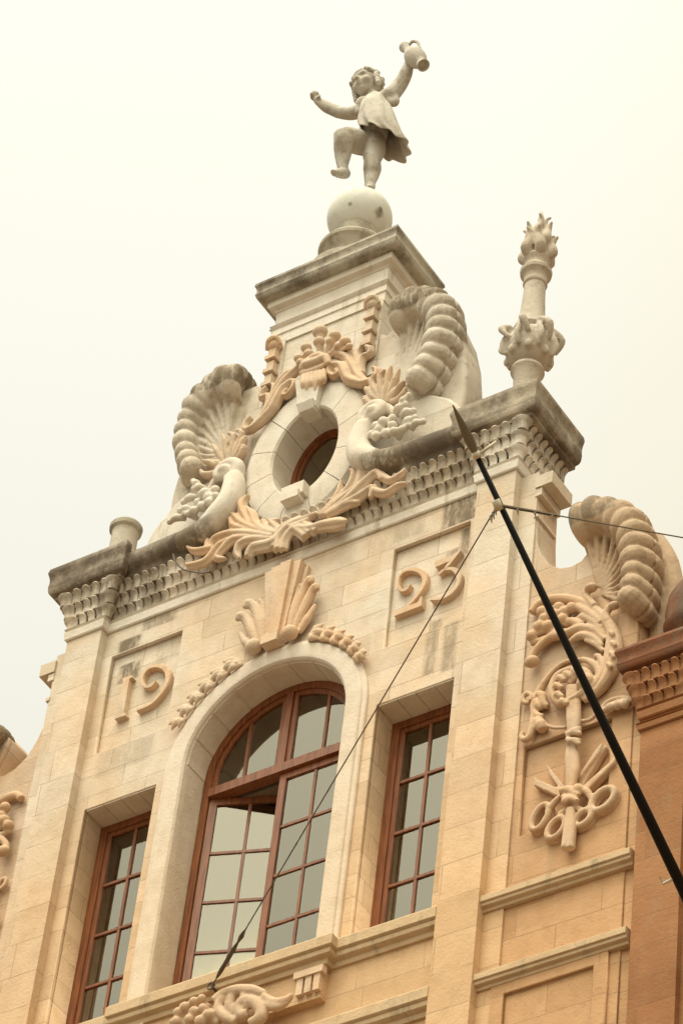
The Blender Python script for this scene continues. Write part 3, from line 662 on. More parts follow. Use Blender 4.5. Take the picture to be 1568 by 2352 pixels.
# key blocks of the oval
bm = bmesh.new()
for (zb, zt, wb, wt, d) in ((1.60, 2.04, .10, .16, .15), (1.57, 1.66, .085, .10, .155)):
    v = [bm.verts.new(V(x, dd, z)) for (x, z, dd) in ((-wb, zb, -.05), (wb, zb, -.05), (wt, zt, -.05), (-wt, zt, -.05), (-wb, zb, d-.04), (wb, zb, d-.04), (wt, zt, d), (-wt, zt, d))]
    for f in ((0,1,2,3), (4,5,6,7), (0,1,5,4), (1,2,6,5), (2,3,7,6), (3,0,4,7)): bm.faces.new([v[i] for i in f])
bevel(bm, .015); finish('oval_keystone', bm, M_ring, BLD)
bm = bmesh.new(); box(bm, -.13, .13, .02, .15, .33, .49); box(bm, -.10, .10, -.02, .18, .27, .36); bevel(bm, .02); finish('oval_keystone', bm, M_ring, BLD)

# crest: grotesque mask head with a leafy crown over the oval
bm = bmesh.new()
for (x, y, r) in ((790,148,.085), (857,168,.07), (905,195,.065), (785,195,.065), (838,192,.055), (878,215,.055), (725,222,.06), (735,250,.055), (690,270,.055), (700,290,.05), (925,215,.04)):
    c = G(2, x, y, .12); blob(bm, c, (r, r*.9, r*.8)); tube(bm, [c, G(2, 790+(x-790)*.3, 270, .06)], [r*.6, r*.4], seg=8)
tube(bm, GL(2, [(700,330),(720,305),(770,290),(815,270),(830,300)], .14), [.03,.05,.055,.05,.03], flat=1.1)
tube(bm, GL(2, [(705,300),(735,285),(775,262),(800,262),(790,285)], .13), [.03,.045,.05,.04,.03])
for k in range(6):
    x = 712+k*19; tube(bm, GL(2, [(x,352-k*5,.13),(x,392-k*4,.14),(x+2,(428,440,418,440,405,385)[k],.10)]), [.03,.034,.016], seg=8)
tube(bm, GL(2, [(700,345),(760,330),(815,305)], .12), [.035,.04,.035])
voxel('crest_mask', bm, M_orn, BLD, .0095, 1)
def crest_side():
    bm = bmesh.new(); tube = lambda b, p, r, **k: (T0(b, p, [x*.55 for x in r], **dict(k, flat=1.2)), T0(b, [q+Vector((0, .03, 0)) for q in p], r, **k))
    # big volute and S-scroll running out to the right
    tube(bm, GL(2, [(852,330),(862,322),(868,336),(852,350),(832,340),(830,315),(850,298),(885,302),(900,330),(915,362),(950,378),(985,382),(1012,370)], .11), [.02,.025,.03,.035,.04,.045,.05,.06,.065,.06,.055,.045,.03], flat=.9)
    tube(bm, GL(2, [(820,262),(850,245),(905,260),(935,300),(965,350),(1000,375),(1040,360),(1052,322),(1030,312)], .08), [.03,.05,.06,.06,.055,.05,.045,.04,.025], flat=.8)
    tube(bm, GL(2, [(880,235),(915,228),(950,255),(960,300),(975,340)], .07), [.03,.045,.04,.03,.02])
    tube(bm, GL(2, [(1000,215),(1018,222),(1018,245),(985,262),(975,300),(985,335)], .06), [.035,.045,.035,.045,.04,.025])
    tube(bm, GL(2, [(985,215),(965,240),(972,290)], .06), [.03,.035,.02])
    return voxel('crest_scroll', bm, M_orn, BLD, .0095, 1)
mirror_copy(crest_side())
def flame_leaves():
    bm = bmesh.new()
    for pts in ([(1080,480),(1050,430),(1030,380),(1050,340)], [(1085,480),(1075,420),(1070,360),(1092,322)], [(1090,480),(1100,420),(1110,350),(1120,305)], [(1100,480),(1125,420),(1140,370),(1158,318)],
                [(1110,480),(1140,440),(1165,400),(1182,375)], [(1120,478),(1155,465),(1178,440),(1186,405)], [(1075,475),(1035,455),(1010,420),(995,405)], [(1060,485),(1020,485),(1000,460),(995,445)], [(1095,470),(1110,400),(1090,360)], [(1115,470),(1130,440),(1150,400)]):
        tube(bm, [G(2, p[0], p[1], .05+.03*i) for i, p in enumerate(pts)], [.026,.038,.036,.012], flat=1.3, seg=8)
    return voxel('flame_leaves', bm, M_orn, BLD, .0095, 1)
mirror_copy(flame_leaves())
# volute tubes: the cornice ends curl up round the oval, holding fruit
def volute():
    bm = bmesh.new()
    pts = [V(1.30,.08,.305), V(1.18,.10,.30), V(1.0,.12,.32), V(.84,.15,.42), V(.745,.14,.60), V(.735,.13,.80), V(.76,.12,.96)]
    tube(bm, pts, [.142,.142,.14,.145,.135,.12,.10], n=8, seg=18)
    tube(bm, [V(1.3,.02,.20), V(.95,.02,.22), V(.80,.02,.35)], [.09,.09,.08], seg=12)
    # spiral
    sp = []; c = V(.86, .12, 1.07)
    for k in range(16):
        a = math.radians(230-k*32); r = .155*(1-k/17); sp.append(c+Vector((r*math.cos(a), -.004*k, r*math.sin(a))))
    tube(bm, sp, [.075, .06, .05, .035], n=3, seg=10)
    blob(bm, c+Vector((0, -.07, 0)), (.06, .05, .06))
    tube(bm, [V(.95,.08,1.14), V(1.06,.06,1.02), V(1.10,.06,.90), V(1.16,.05,.80)], [.07,.055,.05,.03], seg=10)
    return voxel('volute', bm, M_ring, BLD, .016, 2)
mirror_copy(volute())
def fruit():
    bm = bmesh.new(); R_ = random.Random(3)
    for (u, d, z, r) in ((.93,.17,.82,.055),(.985,.18,.73,.062),(1.06,.17,.66,.055),(.90,.18,.71,.05),(1.03,.2,.80,.06),(1.12,.17,.74,.05),(.96,.2,.64,.05),(1.10,.16,.86,.045),(1.15,.18,.63,.05)): blob(bm, V(u, d, z), r)
    for (u, z, a) in ((1.15,.98,.3),(1.25,.88,-.2),(1.28,.74,.2),(1.38,.66,-.1),(1.22,.64,.6),(1.20,1.06,.9)):
        dv = Vector((math.cos(a), -.1, math.sin(a))); c = V(u, .10, z)
        tube(bm, [c-dv*.08, c+Vector((0,-.06,0)), c+dv*.09+Vector((0,-.02,0))], [.025,.045,.015], seg=8); blob(bm, c+dv*.08+Vector((0,-.04,0)), .035, seg=8)
    return voxel('fruit_cluster', bm, M_ring, BLD, .012, 1)
mirror_copy(fruit())
# laurel branches crossed below the oval
def branch_stroke(bm, pts, rad, d=.16, **k):
    P3 = GL(2, pts, d); R2 = [x*.62 for x in rad]; tube(bm, P3, R2, flat=1.1, seg=9, **k)
    for sg in (-1, 1):                         # three ribs side by side read as a carved leaf
        Q = []
        for i, p in enumerate(P3):
            t_ = (P3[min(i+1, len(P3)-1)]-P3[max(i-1, 0)]).normalized(); n_ = t_.cross(Vector((0, 1, 0))).normalized(); rr = lerp_list(rad, len(P3))[i]
            Q.append(p+n_*sg*rr*.62*(1 if i < len(P3)-1 else .2)+Vector((0, .022, 0)))
        tube(bm, Q, [x*.50 for x in rad], flat=1., seg=8, **k)
bm = bmesh.new()
B = branch_stroke
for pts, r in (([(450,1195),(480,1150),(560,1130),(600,1100)], [.05,.075,.07,.06]), ([(905,1030),(870,1035),(800,1045),(740,1060),(670,1060)], [.035,.075,.07,.06,.05]),
    ([(590,1160),(600,1100),(650,1045),(720,1015),(780,990)], [.05,.06,.055,.05,.04]), ([(615,1160),(625,1110),(670,1055),(740,1020)], [.045,.055,.05,.04]), ([(570,1150),(590,1090),(620,1050),(700,1010)], [.04,.05,.05,.04]),
    ([(720,1100),(690,1075),(640,1050),(590,1075)], [.05,.05,.05,.04]), ([(740,1085),(705,1058),(660,1035)], [.05,.05,.04]), ([(770,1075),(730,1045),(690,1030)], [.05,.045,.035]),
    ([(780,1000),(830,960),(870,900),(885,840)], [.04,.05,.045,.02]), ([(790,1005),(850,950),(920,870),(945,800),(925,790)], [.04,.05,.05,.045,.025]), ([(800,1000),(880,930),(960,860),(975,780),(950,735)], [.04,.05,.055,.05,.02]),
    ([(810,1000),(900,935),(990,850),(1050,800),(1072,835)], [.04,.05,.06,.06,.03]), ([(960,745),(990,790),(1040,790)], [.03,.04,.03]), ([(820,1000),(900,950),(980,905),(1030,870),(1020,920)], [.04,.055,.06,.05,.03]),
    ([(850,985),(920,945),(970,940)], [.04,.05,.03]), ([(1030,880),(1090,895),(1150,860),(1190,850)], [.045,.05,.045,.02]), ([(1060,800),(1110,835),(1160,810),(1185,780)], [.035,.045,.04,.015]),
    ([(590,1085),(540,1075),(490,1040),(470,990),(450,960)], [.045,.055,.05,.045,.02]), ([(600,1075),(570,1040),(560,1025),(600,1020)], [.04,.045,.04,.02]), ([(560,1085),(490,1065),(420,1030),(390,1000),(370,995)], [.045,.055,.05,.04,.02]),
    ([(480,1080),(440,1000),(420,940),(460,905)], [.04,.05,.045,.02]), ([(450,910),(430,950),(445,1010),(500,1060)], [.03,.04,.04,.04]), ([(570,1100),(470,1085),(370,1085),(300,1110),(280,1150)], [.05,.06,.065,.06,.03]),
    ([(570,1110),(480,1110),(420,1130),(400,1170),(415,1200)], [.045,.055,.06,.045,.025]), ([(470,1100),(390,1110),(340,1150),(310,1195),(350,1200)], [.045,.055,.05,.045,.025]), ([(400,1100),(320,1140),(260,1210),(190,1230),(165,1225)], [.045,.055,.055,.045,.02]),
    ([(290,1150),(240,1160),(200,1160),(170,1145)], [.05,.05,.04,.02]), ([(270,1110),(265,1140),(300,1160)], [.03,.045,.03]), ([(370,1010),(385,1045),(430,1060),(500,1075)], [.03,.045,.04,.04]), ([(520,1020),(545,1060),(590,1080)], [.03,.04,.04])):
    B(bm, pts, r)
voxel('laurel_branches', bm, M_orn, BLD, .0095, 1)

# scallop shells on the shoulders of the tower
def shell(name, hinge, lobes, mat, parent, back=-.36, lr=.12, extra=None, vs=.016):
    bm = bmesh.new(); n = len(lobes)
    poly(bm, [V(hinge[0], 0, hinge[1])]+[V(hinge[0]+(u-hinge[0])*.96, 0, hinge[1]+(z-hinge[1])*.96) for u, z in lobes], -.18, -.035)
    for i, (u, z) in enumerate(lobes):
        r = lr*(1.0+.07*math.sin(i*2.1)); P = V(u, .015, z); H = V(hinge[0], -.02, hinge[1]); dv = (P-H)
        nrm = Vector((dv.x, 0, dv.z)).normalized(); t_ = i/(n-1); Ln = .25*(1-t_)**1.3+.035
        Vy = lambda y: Vector((0, -y, 0))
        tube(bm, [H+dv*.08+Vy(-.01), H+dv*.45+Vy(-.01), H+dv*.80+Vy(.015), H+dv*.95], [.010, r*.24, r*.42, r*.55], flat=1.6, seg=8)
        tube(bm, [P-nrm*(Ln+.03)+Vy(-.05), P-nrm*Ln+Vy(.035), P-nrm*Ln*.75+Vy(.10), P-nrm*Ln*.35+Vy(.115), P+Vy(.085), P+nrm*.045+Vy(.0), P+nrm*.04+Vy(back*.5), P-nrm*.06+Vy(back)], [r*.55, r*.82, r*.98, r*1.03, r*1.03, r*1.0, r*.92, r*.6], seg=14)
    if extra: extra(bm)
    return voxel(name, bm, mat, parent, vs, 1)
LOB = [(1.00,2.61),(1.13,2.65),(1.26,2.61),(1.38,2.51),(1.46,2.37),(1.505,2.20),(1.515,2.02),(1.50,1.84),(1.46,1.66),(1.40,1.50),(1.33,1.35)]
def shell_extra(bm):
    tube(bm, [V(.98,-.12,1.2), V(1.1,-.12,1.7), V(1.15,-.12,2.2), V(1.05,-.12,2.45)], [.30,.36,.36,.2], flat=.35, seg=12)
    pass
sh = shell('scallop_shell', (1.02, 1.55), LOB, M_shell, BLD, -.30, .112, shell_extra, .0125); mirror_copy(sh)
# curved flanks below the shells
def flank():
    fl = [(1.0, .40), (1.0, 1.2), (1.35, 1.25), (1.62, 1.05), (1.80, .80), (1.92, .44)]
    return plate('attic_flank', [fl], -.52, -.0, M_attic, BLD, .03, 2)
mirror_copy(flank())
sb = plate('shell_back', [[(1.0, .42), (1.0, 2.4), (1.15, 2.62), (1.33, 2.60), (1.48, 2.42), (1.60, 2.10), (1.68, 1.75), (1.72, 1.40), (1.72, 1.05), (1.66, .75), (1.60, .42)]], -.44, -.10, M_shell, BLD, .05, 3); mirror_copy(sb)
gapf = plate('shell_back', [[(.60, 1.0), (.60, 2.3), (.80, 2.5), (1.2, 2.5), (1.2, 1.0)]], -.35, -.055, M_attic, BLD, .01); mirror_copy(gapf)

# ------------------------------------------------------------------ pinnacles, ball and statue on top
FC = (2.33, .24)
fin = empty('flame_finial', (FC[0], FC[1], .44), 'stone urn finial with carved flame on the right end of the main cornice', 'finial')
bm = bmesh.new(); lathe(bm, [(.0,.40),(.20,.40),(.20,.50),(.17,.56),(.145,.60),(.128,.66),(.122,.95),(.13,1.20),(.15,1.24),(.165,1.27),(.155,1.31),(.12,1.33)], FC); smooth_angle(finish('base', bm, M_finial, fin), .6)
bm = bmesh.new()
blob(bm, Vector((FC[0], FC[1], 1.60)), (.24, .24, .27), seg=20)
for k in range(7):
    a = 2*PI*k/7+.3; c = Vector((FC[0], FC[1], 0)); o = Vector((math.cos(a), math.sin(a), 0)); o2 = Vector((math.cos(a+.45), math.sin(a+.45), 0))
    tube(bm, [c+o*.12+Vector((0,0,1.92)), c+o*.21+Vector((0,0,1.77)), c+o*.262+Vector((0,0,1.60)), c+o*.225+Vector((0,0,1.46))], [.02,.028,.034,.018], seg=8)
    tube(bm, [c+o*.20+Vector((0,0,1.86)), c+(o+o2)*.155+Vector((0,0,1.74)), c+o2*.25+Vector((0,0,1.60))], [.03,.04,.02], seg=8)
    blob(bm, c+o2*.215+Vector((0,0,1.46)), (.035,.035,.05), seg=8)
voxel('swagged_urn', bm, M_finial, fin, .013, 1)
bm = bmesh.new(); lathe(bm, [(.13,1.80),(.175,1.86),(.15,1.95),(.125,2.08),(.112,2.30),(.105,2.52),(.115,2.53),(.122,2.55),(.118,2.57),(.115,2.62),(.125,2.66),(.155,2.69),(.16,2.73),(.135,2.77),(.118,2.80),(.118,2.86),(.14,2.90),(.13,2.93)], FC); smooth_angle(finish('shaft', bm, M_finial, fin), .6)
bm = bmesh.new(); R_ = random.Random(5); c = Vector((FC[0], FC[1], 0))
blob(bm, c+Vector((0,0,3.06)), (.12,.12,.16)); tube(bm, [c+Vector((0,0,2.95)), c+Vector((0,0,3.25)), c+Vector((.015,0,3.42)), c+Vector((-.005,0,3.68))], [.10,.085,.055,.008], seg=10)
for ring, n_, h0, rr, ln_, r_s in ((0, 6, 2.92, .108, .36, .062), (1, 5, 3.07, .088, .34, .054), (2, 4, 3.22, .06, .30, .040)):
    for k in range(n_):
        a = 2*PI*(k+.5*ring)/n_+.2; o = Vector((math.cos(a), math.sin(a), 0)); q = Vector((-math.sin(a), math.cos(a), 0)); sw = .03*(-1)**k
        tube(bm, [c+o*rr*.6+Vector((0,0,h0-.03)), c+o*rr*1.35+Vector((0,0,h0+.07)), c+o*rr*1.05+q*sw+Vector((0,0,h0+ln_*.62)), c+o*rr*1.35+q*sw*1.3+Vector((0,0,h0+ln_*.82)), c+o*(rr*1.35+.045)+q*sw+Vector((0,0,h0+ln_*.93))], [r_s*.7, r_s*1.05, r_s*.85, r_s*.5, .011], seg=8)
voxel('flame', bm, M_finial, fin, .011, 1)

stp = empty('broken_finial_stump', (-2.36, .24, .44), 'short round stump of a broken finial on the left end of the main cornice', 'finial')
bm = bmesh.new(); lathe(bm, [(.0,.40),(.24,.40),(.24,.60),(.20,.70),(.155,.78),(.14,.86),(.135,1.20),(.14,1.27)], (-2.36, .24)); smooth_angle(finish('shaft', bm, M_finial, stp), .6)
bm = bmesh.new(); lathe(bm, [(.0,1.25),(.14,1.25),(.165,1.275),(.17,1.32),(.15,1.35),(.0,1.36)], (-2.36, .24)); smooth_angle(finish('broken_rim', bm, M_cap, stp), .6)

BC = Vector((0, .31, 4.93))
drum = empty('round_pedestal', (0, .31, 3.9), 'round moulded stone drum on the tower cap under the ball', 'pedestal')
bm = bmesh.new(); lathe(bm, [(.0,3.88),(.46,3.88),(.46,3.95),(.44,3.965),(.0,3.97)], BC[:2], 40); finish('plinth', bm, M_cap, drum)
bm = bmesh.new(); lathe(bm, [(.0,3.96),(.40,3.96),(.40,4.00),(.33,4.03),(.295,4.10),(.29,4.16),(.30,4.21),(.33,4.25),(.345,4.28),(.352,4.29),(.378,4.31),(.385,4.345),(.37,4.375),(.31,4.39),(.25,4.41),(.22,4.46),(.215,4.54),(.23,4.60),(.23,4.66),(.0,4.66)], BC[:2], 40); smooth_angle(finish('drum', bm, M_cap, drum), .6)
bm = bmesh.new(); blob(bm, BC, .345, seg=48); ball = finish('stone_ball', bm, M_ball, None, True); tag(ball, 'smooth white stone ball under the dancing child statue', 'ball')

ST = empty('child_statue', (0, .31, 5.27), 'weathered stone statue of a dancing child in a short dress balancing on one foot', 'statue')
def g1(x, y, d): return G(1, x, y, d)
BD = -.31
bm = bmesh.new()
# torso and pelvis
tube(bm, [g1(735,1075,BD), g1(765,980,BD), g1(790,880,BD+.03), g1(800,780,BD+.05), g1(790,690,BD+.05), g1(775,640,BD+.04)], [.12,.16,.155,.155,.12,.055], seg=16)
blob(bm, g1(735,1055,BD), (.155,.155,.13))
# standing leg
tube(bm, [g1(760,1040,BD), g1(775,1110,BD-.0), g1(762,1180,BD+.02), g1(757,1215,BD+.03), g1(758,1290,BD), g1(750,1350,BD-.02), g1(738,1412,BD-.0), g1(737,1448,BD)], [.135,.13,.108,.09,.10,.082,.058,.056], seg=14)
tube(bm, [g1(738,1446,BD-.06), g1(737,1452,BD+.02), g1(733,1462,BD+.15)], [.06,.055,.035], seg=10)
# raised leg
tube(bm, [g1(700,1060,BD), g1(620,1045,BD+.14), g1(540,1010,BD+.30), g1(502,995,BD+.36)], [.145,.14,.122,.105], seg=14)
tube(bm, [g1(500,985,BD+.36), g1(500,1040,BD+.35), g1(497,1110,BD+.30), g1(494,1180,BD+.26), g1(492,1255,BD+.24), g1(500,1310,BD+.22)], [.108,.106,.104,.088,.062,.058], seg=14)
tube(bm, [g1(520,1330,BD+.16), g1(490,1328,BD+.24), g1(450,1328,BD+.33), g1(412,1322,BD+.40)], [.06,.062,.05,.03], seg=12)
for k, (x, y) in enumerate(((402,1308),(400,1320),(404,1332),(410,1342),(418,1348))): blob(bm, g1(x, y, BD+.41-.01*k), .022-.0015*k, seg=8)
# arm holding the jug
tube(bm, [g1(860,660,BD+.03), g1(925,625,BD+.02), g1(985,560,BD), g1(1030,495,BD), g1(1060,430,BD+.02), g1(1080,370,BD+.04), g1(1092,330,BD+.05)], [.09,.095,.088,.08,.075,.06,.048], seg=12)
blob(bm, g1(1095,320,BD+.07), (.05,.05,.06), seg=10)
for k in range(4): tube(bm, [g1(1085+k*9, 335-k*3, BD+.06), g1(1078+k*10, 300-k*4, BD+.13), g1(1096+k*11, 280-k*3, BD+.16)], [.020,.019,.013], seg=7)
tube(bm, [g1(1105,335,BD+.04), g1(1135,330,BD+.06), g1(1150,312,BD+.10)], [.022,.02,.014], seg=7)
# free arm
tube(bm, [g1(720,720,BD+.05), g1(640,770,BD+.06), g1(560,792,BD+.08), g1(470,785,BD+.12), g1(430,770,BD+.13), g1(350,735,BD+.16), g1(290,695,BD+.18), g1(258,665,BD+.19)], [.085,.085,.078,.068,.07,.066,.05,.042], seg=12)
blob(bm, g1(243,640,BD+.20), (.055,.05,.055), seg=10)
for k, (x, y, x2, y2, x3, y3) in enumerate(((222,640,212,618,232,612), (232,628,226,604,246,602), (246,622,244,600,262,604), (258,624,262,608,276,618))):
    tube(bm, [g1(x, y, BD+.22), g1(x2, y2, BD+.26-.012*k), g1(x3, y3, BD+.20)], [.021,.020,.014], seg=7)
tube(bm, [g1(262,655,BD+.22), g1(284,645,BD+.25), g1(282,626,BD+.24)], [.022,.019,.013], seg=7)
# neck and head, tipped to one side and looking down
HC = g1(712,548,BD+.08)
tube(bm, [g1(785,670,BD+.04), g1(750,620,BD+.05), g1(725,575,BD+.06)], [.085,.07,.07], seg=12)
up = (g1(690,420,BD)-g1(745,660,BD)).normalized(); fw = Vector((-.02, -.85, -.55)).normalized(); fw = (fw-up*fw.dot(up)).normalized(); rt = up.cross(fw)*-1
HM = Matrix((rt, fw, up)).transposed()
def hp(x, y, z): return HC + rt*x + fw*y + up*z           # x to the picture's right, y out of the face, z up
def hb(x, y, z, r): blob(bm, hp(x, y, z), r if isinstance(r, tuple) else (r, r, r), ax=HM.to_quaternion(), seg=14)
hb(0, 0, .045, (.148, .165, .165)); hb(0, .035, -.06, (.115, .125, .125)); hb(0, .075, -.14, (.055, .06, .05))
for s in (-1, 1):
    hb(s*.066, .105, -.065, (.058, .048, .055)); hb(s*.055, .125, .055, (.045, .035, .018)); hb(s*.054, .118, .015, (.026, .03, .018)); hb(s*.142, -.01, -.01, (.022, .035, .05))
hb(0, .158, -.005, (.018, .024, .045)); hb(0, .175, -.03, (.028, .028, .022)); hb(0, .148, -.078, (.038, .022, .012)); hb(0, .145, -.100, (.032, .022, .013)); hb(0, .06, .13, (.11, .10, .07))
body = voxel('body', bm, M_statue, ST, .0115, 2)
# eye hollows and mouth line are cut into the face
me = body.data
for v in me.vertices:
    l = v.co-HC; x, y, z = l.dot(rt), l.dot(fw), l.dot(up)
    if y > .03:
        for s in (-1, 1):
            q = ((x-s*.055)/.034)**2+((z-.024)/.02)**2
            if q < 4: v.co -= fw*.024*math.exp(-q*.8)
        q = (x/.04)**2+((z+.089)/.008)**2
        if q < 5: v.co -= fw*.016*math.exp(-q*.7)
# hair
bm = bmesh.new(); R_ = random.Random(9)
for k in range(46):
    a = R_.uniform(-1.9, 1.9)+PI; el = R_.uniform(-.5, 1.35); x, y, z = math.sin(a)*math.cos(el)*.158, math.cos(a)*math.cos(el)*.165-.015, .045+math.sin(el)*.172
    hb_ = hp(x, y, z); dv = Vector((R_.uniform(-1, 1), R_.uniform(-1, 1), R_.uniform(-1, 1)))*.022
    tube(bm, [hb_-dv, hb_+(hb_-HC)*.07, hb_+dv], [.020, .034, .022], seg=8)
for (x, z) in ((-.14, .10), (-.10, .16), (-.04, .19), (.03, .195), (.10, .17), (.145, .11)): tube(bm, [hp(x, .02, z), hp(x*.9, .085, z*.98), hp(x*.95-.01, .12, z*.86)], [.035, .035, .018], seg=8)
for s in (-1, 1):
    for z in (.06, 0, -.06, -.11): tube(bm, [hp(s*.14, -.02, z), hp(s*.165, .02, z-.02), hp(s*.145, .05, z-.05)], [.03, .032, .018], seg=8)
voxel('hair', bm, M_statue, ST, .012, 1)
# dress: a folded skirt from the chest to a flying hem
bm = bmesh.new(); rows = []; NS = 72
axis = [(g1(775,650,BD+.05), .09, .085), (g1(792,705,BD+.06), .17, .15), (g1(798,770,BD+.06), .20, .19), (g1(803,840,BD+.06), .215, .205), (g1(810,910,BD+.05), .235, .23), (g1(820,985,BD+.03), .26, .25), (g1(832,1050,BD+.0), .272, .265), (g1(846,1110,BD-.03), .30, .285)]
tiltv = Vector((.94, 0, -.34)); 
for j, (c, ra, rb) in enumerate(axis):
    t_ = j/(len(axis)-1); row = []
    for k in range(NS):
        a = 2*PI*k/NS; fold = 1+.11*t_**1.3*math.sin(a*9+.8*math.sin(j))+.05*t_*math.sin(a*5+1)
        sw = (tiltv*math.cos(a)*ra + Vector((0, -1, -.10))*math.sin(a)*rb)*fold
        lift = 0
        if t_ > .3:
            lf = max(0, .5+.5*math.cos(a-math.radians(155)))**1.5; lift = .17*((t_-.3)/.7)**1.6*lf
        p = c+sw+Vector((.30*lift, -.20*lift, lift)); p.x += .05*t_*max(0, math.cos(a)); row.append(bm.verts.new(p))
    rows.append(row)
inner = [[bm.verts.new(v.co*1.0+(axis[j][0]-v.co).normalized()*.022) for v in r] for j, r in enumerate(rows)]
for A in (rows, inner):
    for a, b_ in zip(A, A[1:]):
        for k in range(NS): bm.faces.new((a[k], a[(k+1) % NS], b_[(k+1) % NS], b_[k]))
for i in (0, -1):
    for k in range(NS): bm.faces.new((rows[i][k], rows[i][(k+1) % NS], inner[i][(k+1) % NS], inner[i][k]))
dress = finish('dress', bm, M_statue, ST, True); md = dress.modifiers.new('s', 'SUBSURF'); md.levels = md.render_levels = 1
bm = bmesh.new()
tube(bm, [g1(862,615,BD+.03), g1(905,610,BD+.02), g1(945,625,BD+.01), g1(962,690,BD+.0), g1(925,690,BD+.02), g1(880,650,BD+.04)], [.05,.06,.055,.05,.05,.05], seg=10)
blob(bm, g1(905,645,BD+.02), (.12,.11,.09)); blob(bm, g1(690,720,BD+.06), (.11,.11,.10)); tube(bm, [g1(650,735,BD+.07), g1(640,770,BD+.08), g1(650,800,BD+.07)], [.05,.06,.05], seg=10)
voxel('sleeve', bm, M_statue, ST, .012, 2)
# jug
bm = bmesh.new(); ja = (g1(1215,362,BD+.08)-g1(1045,195,BD+.08)); jl = ja.length; jd = ja.normalized(); jc = g1(1045,195,BD+.08)
q = jd.to_track_quat('Z', 'Y').to_matrix().to_4x4()
lathe(bm, [(.0,0),(.062,0),(.064,.02),(.052,.05),(.050,.13),(.058,.16),(.085,.22),(.11,.29),(.117,.35),(.108,.42),(.078,.48),(.056,.52),(.060,.56),(.074,.60),(.062,.60),(.045,.55)], (0, 0), 24)
bm.transform(Matrix.Translation(jc) @ q @ Matrix.Diagonal((1, 1, jl/.60, 1)))
tube(bm, [jc+jd*.03+Vector((.05,0,.02)), jc+jd*.03+Vector((.09,0,.055)), jc+jd*.12+Vector((.115,0,.07)), jc+jd*.25+Vector((.09,0,.05))], [.016,.018,.018,.018], seg=8)
smooth_angle(finish('jug', bm, M_statue, ST), .7)

# ------------------------------------------------------------------ wings either side of the gable
WINGTOP = [(2.72,-1.0),(2.725,-1.2),(2.74,-1.42),(2.79,-1.58),(2.88,-1.75),(3.0,-1.85),(3.12,-1.885),(3.22,-1.86),(3.27,-1.80),(3.24,-1.70),(3.18,-1.55),(3.14,-1.40),(3.2,-1.28),(3.4,-1.3),(3.6,-1.45),(3.72,-1.65),(3.78,-1.9),(3.80,-2.15),(3.81,-2.4),(3.835,-2.62)]
def zinv(p): return p
WO = [(2.50,-8.6),(2.50,-.50),(2.715,-.50),(2.715,-.80)] + WINGTOP + [(3.835,-8.6)]
wing_hole = rect(2.78, 3.63, -4.90, -3.90); wl = rect(2.72, 3.74, -8.0, -6.32)
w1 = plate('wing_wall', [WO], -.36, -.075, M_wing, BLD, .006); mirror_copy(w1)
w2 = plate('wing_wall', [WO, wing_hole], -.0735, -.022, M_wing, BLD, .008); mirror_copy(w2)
o = boxobj('wing_wall', (3.80, 4.0, -.9, -.04, -8.6, -3.2), M_wing, BLD, 0); mirror_copy(o)
o = boxobj('wing_strip', (2.528, 2.715, -.30, .0, -8.6, -.50), M_pil, BLD); mirror_copy(o)
o = boxobj('wing_lower_wall', (2.53, 4.0, -.6, -.02, GROUND, -8.604), M_wing, BLD, 0); mirror_copy(o)
o = boxobj('bracket', (2.70, 2.88, -.33, .025, -.73, -.58), M_pil, BLD, .035); mirror_copy(o); o = boxobj('bracket_moulding', (2.70, 2.77, -.32, .012, -.83, -.742), M_pil, BLD, .01); mirror_copy(o); o = boxobj('fillet', (2.70, 2.745, -.318, .010, -1.10, -1.06), M_pil, BLD); mirror_copy(o)
# shell of the wing
WL = [(3.26,-1.39),(3.39,-1.38),(3.53,-1.44),(3.66,-1.55),(3.76,-1.70),(3.825,-1.87),(3.86,-2.05),(3.875,-2.24),(3.875,-2.42),(3.865,-2.59),(3.84,-2.74)]
def wextra(bm):
    tube(bm, [V(3.52,-.22,-1.65), V(3.6,-.22,-1.9), V(3.65,-.22,-2.3)], [.2,.24,.22], flat=.4, seg=12)
    tube(bm, [V(3.80,-.26,-1.65), V(3.90,-.30,-2.0), V(3.95,-.32,-2.5), V(3.95,-.32,-3.1)], [.10,.15,.17,.2], flat=.8, seg=12)
sh = shell('scallop_shell', (3.42,-2.36), WL, M_shell2, BLD, -.24, .104, wextra, .0125); mirror_copy(sh)

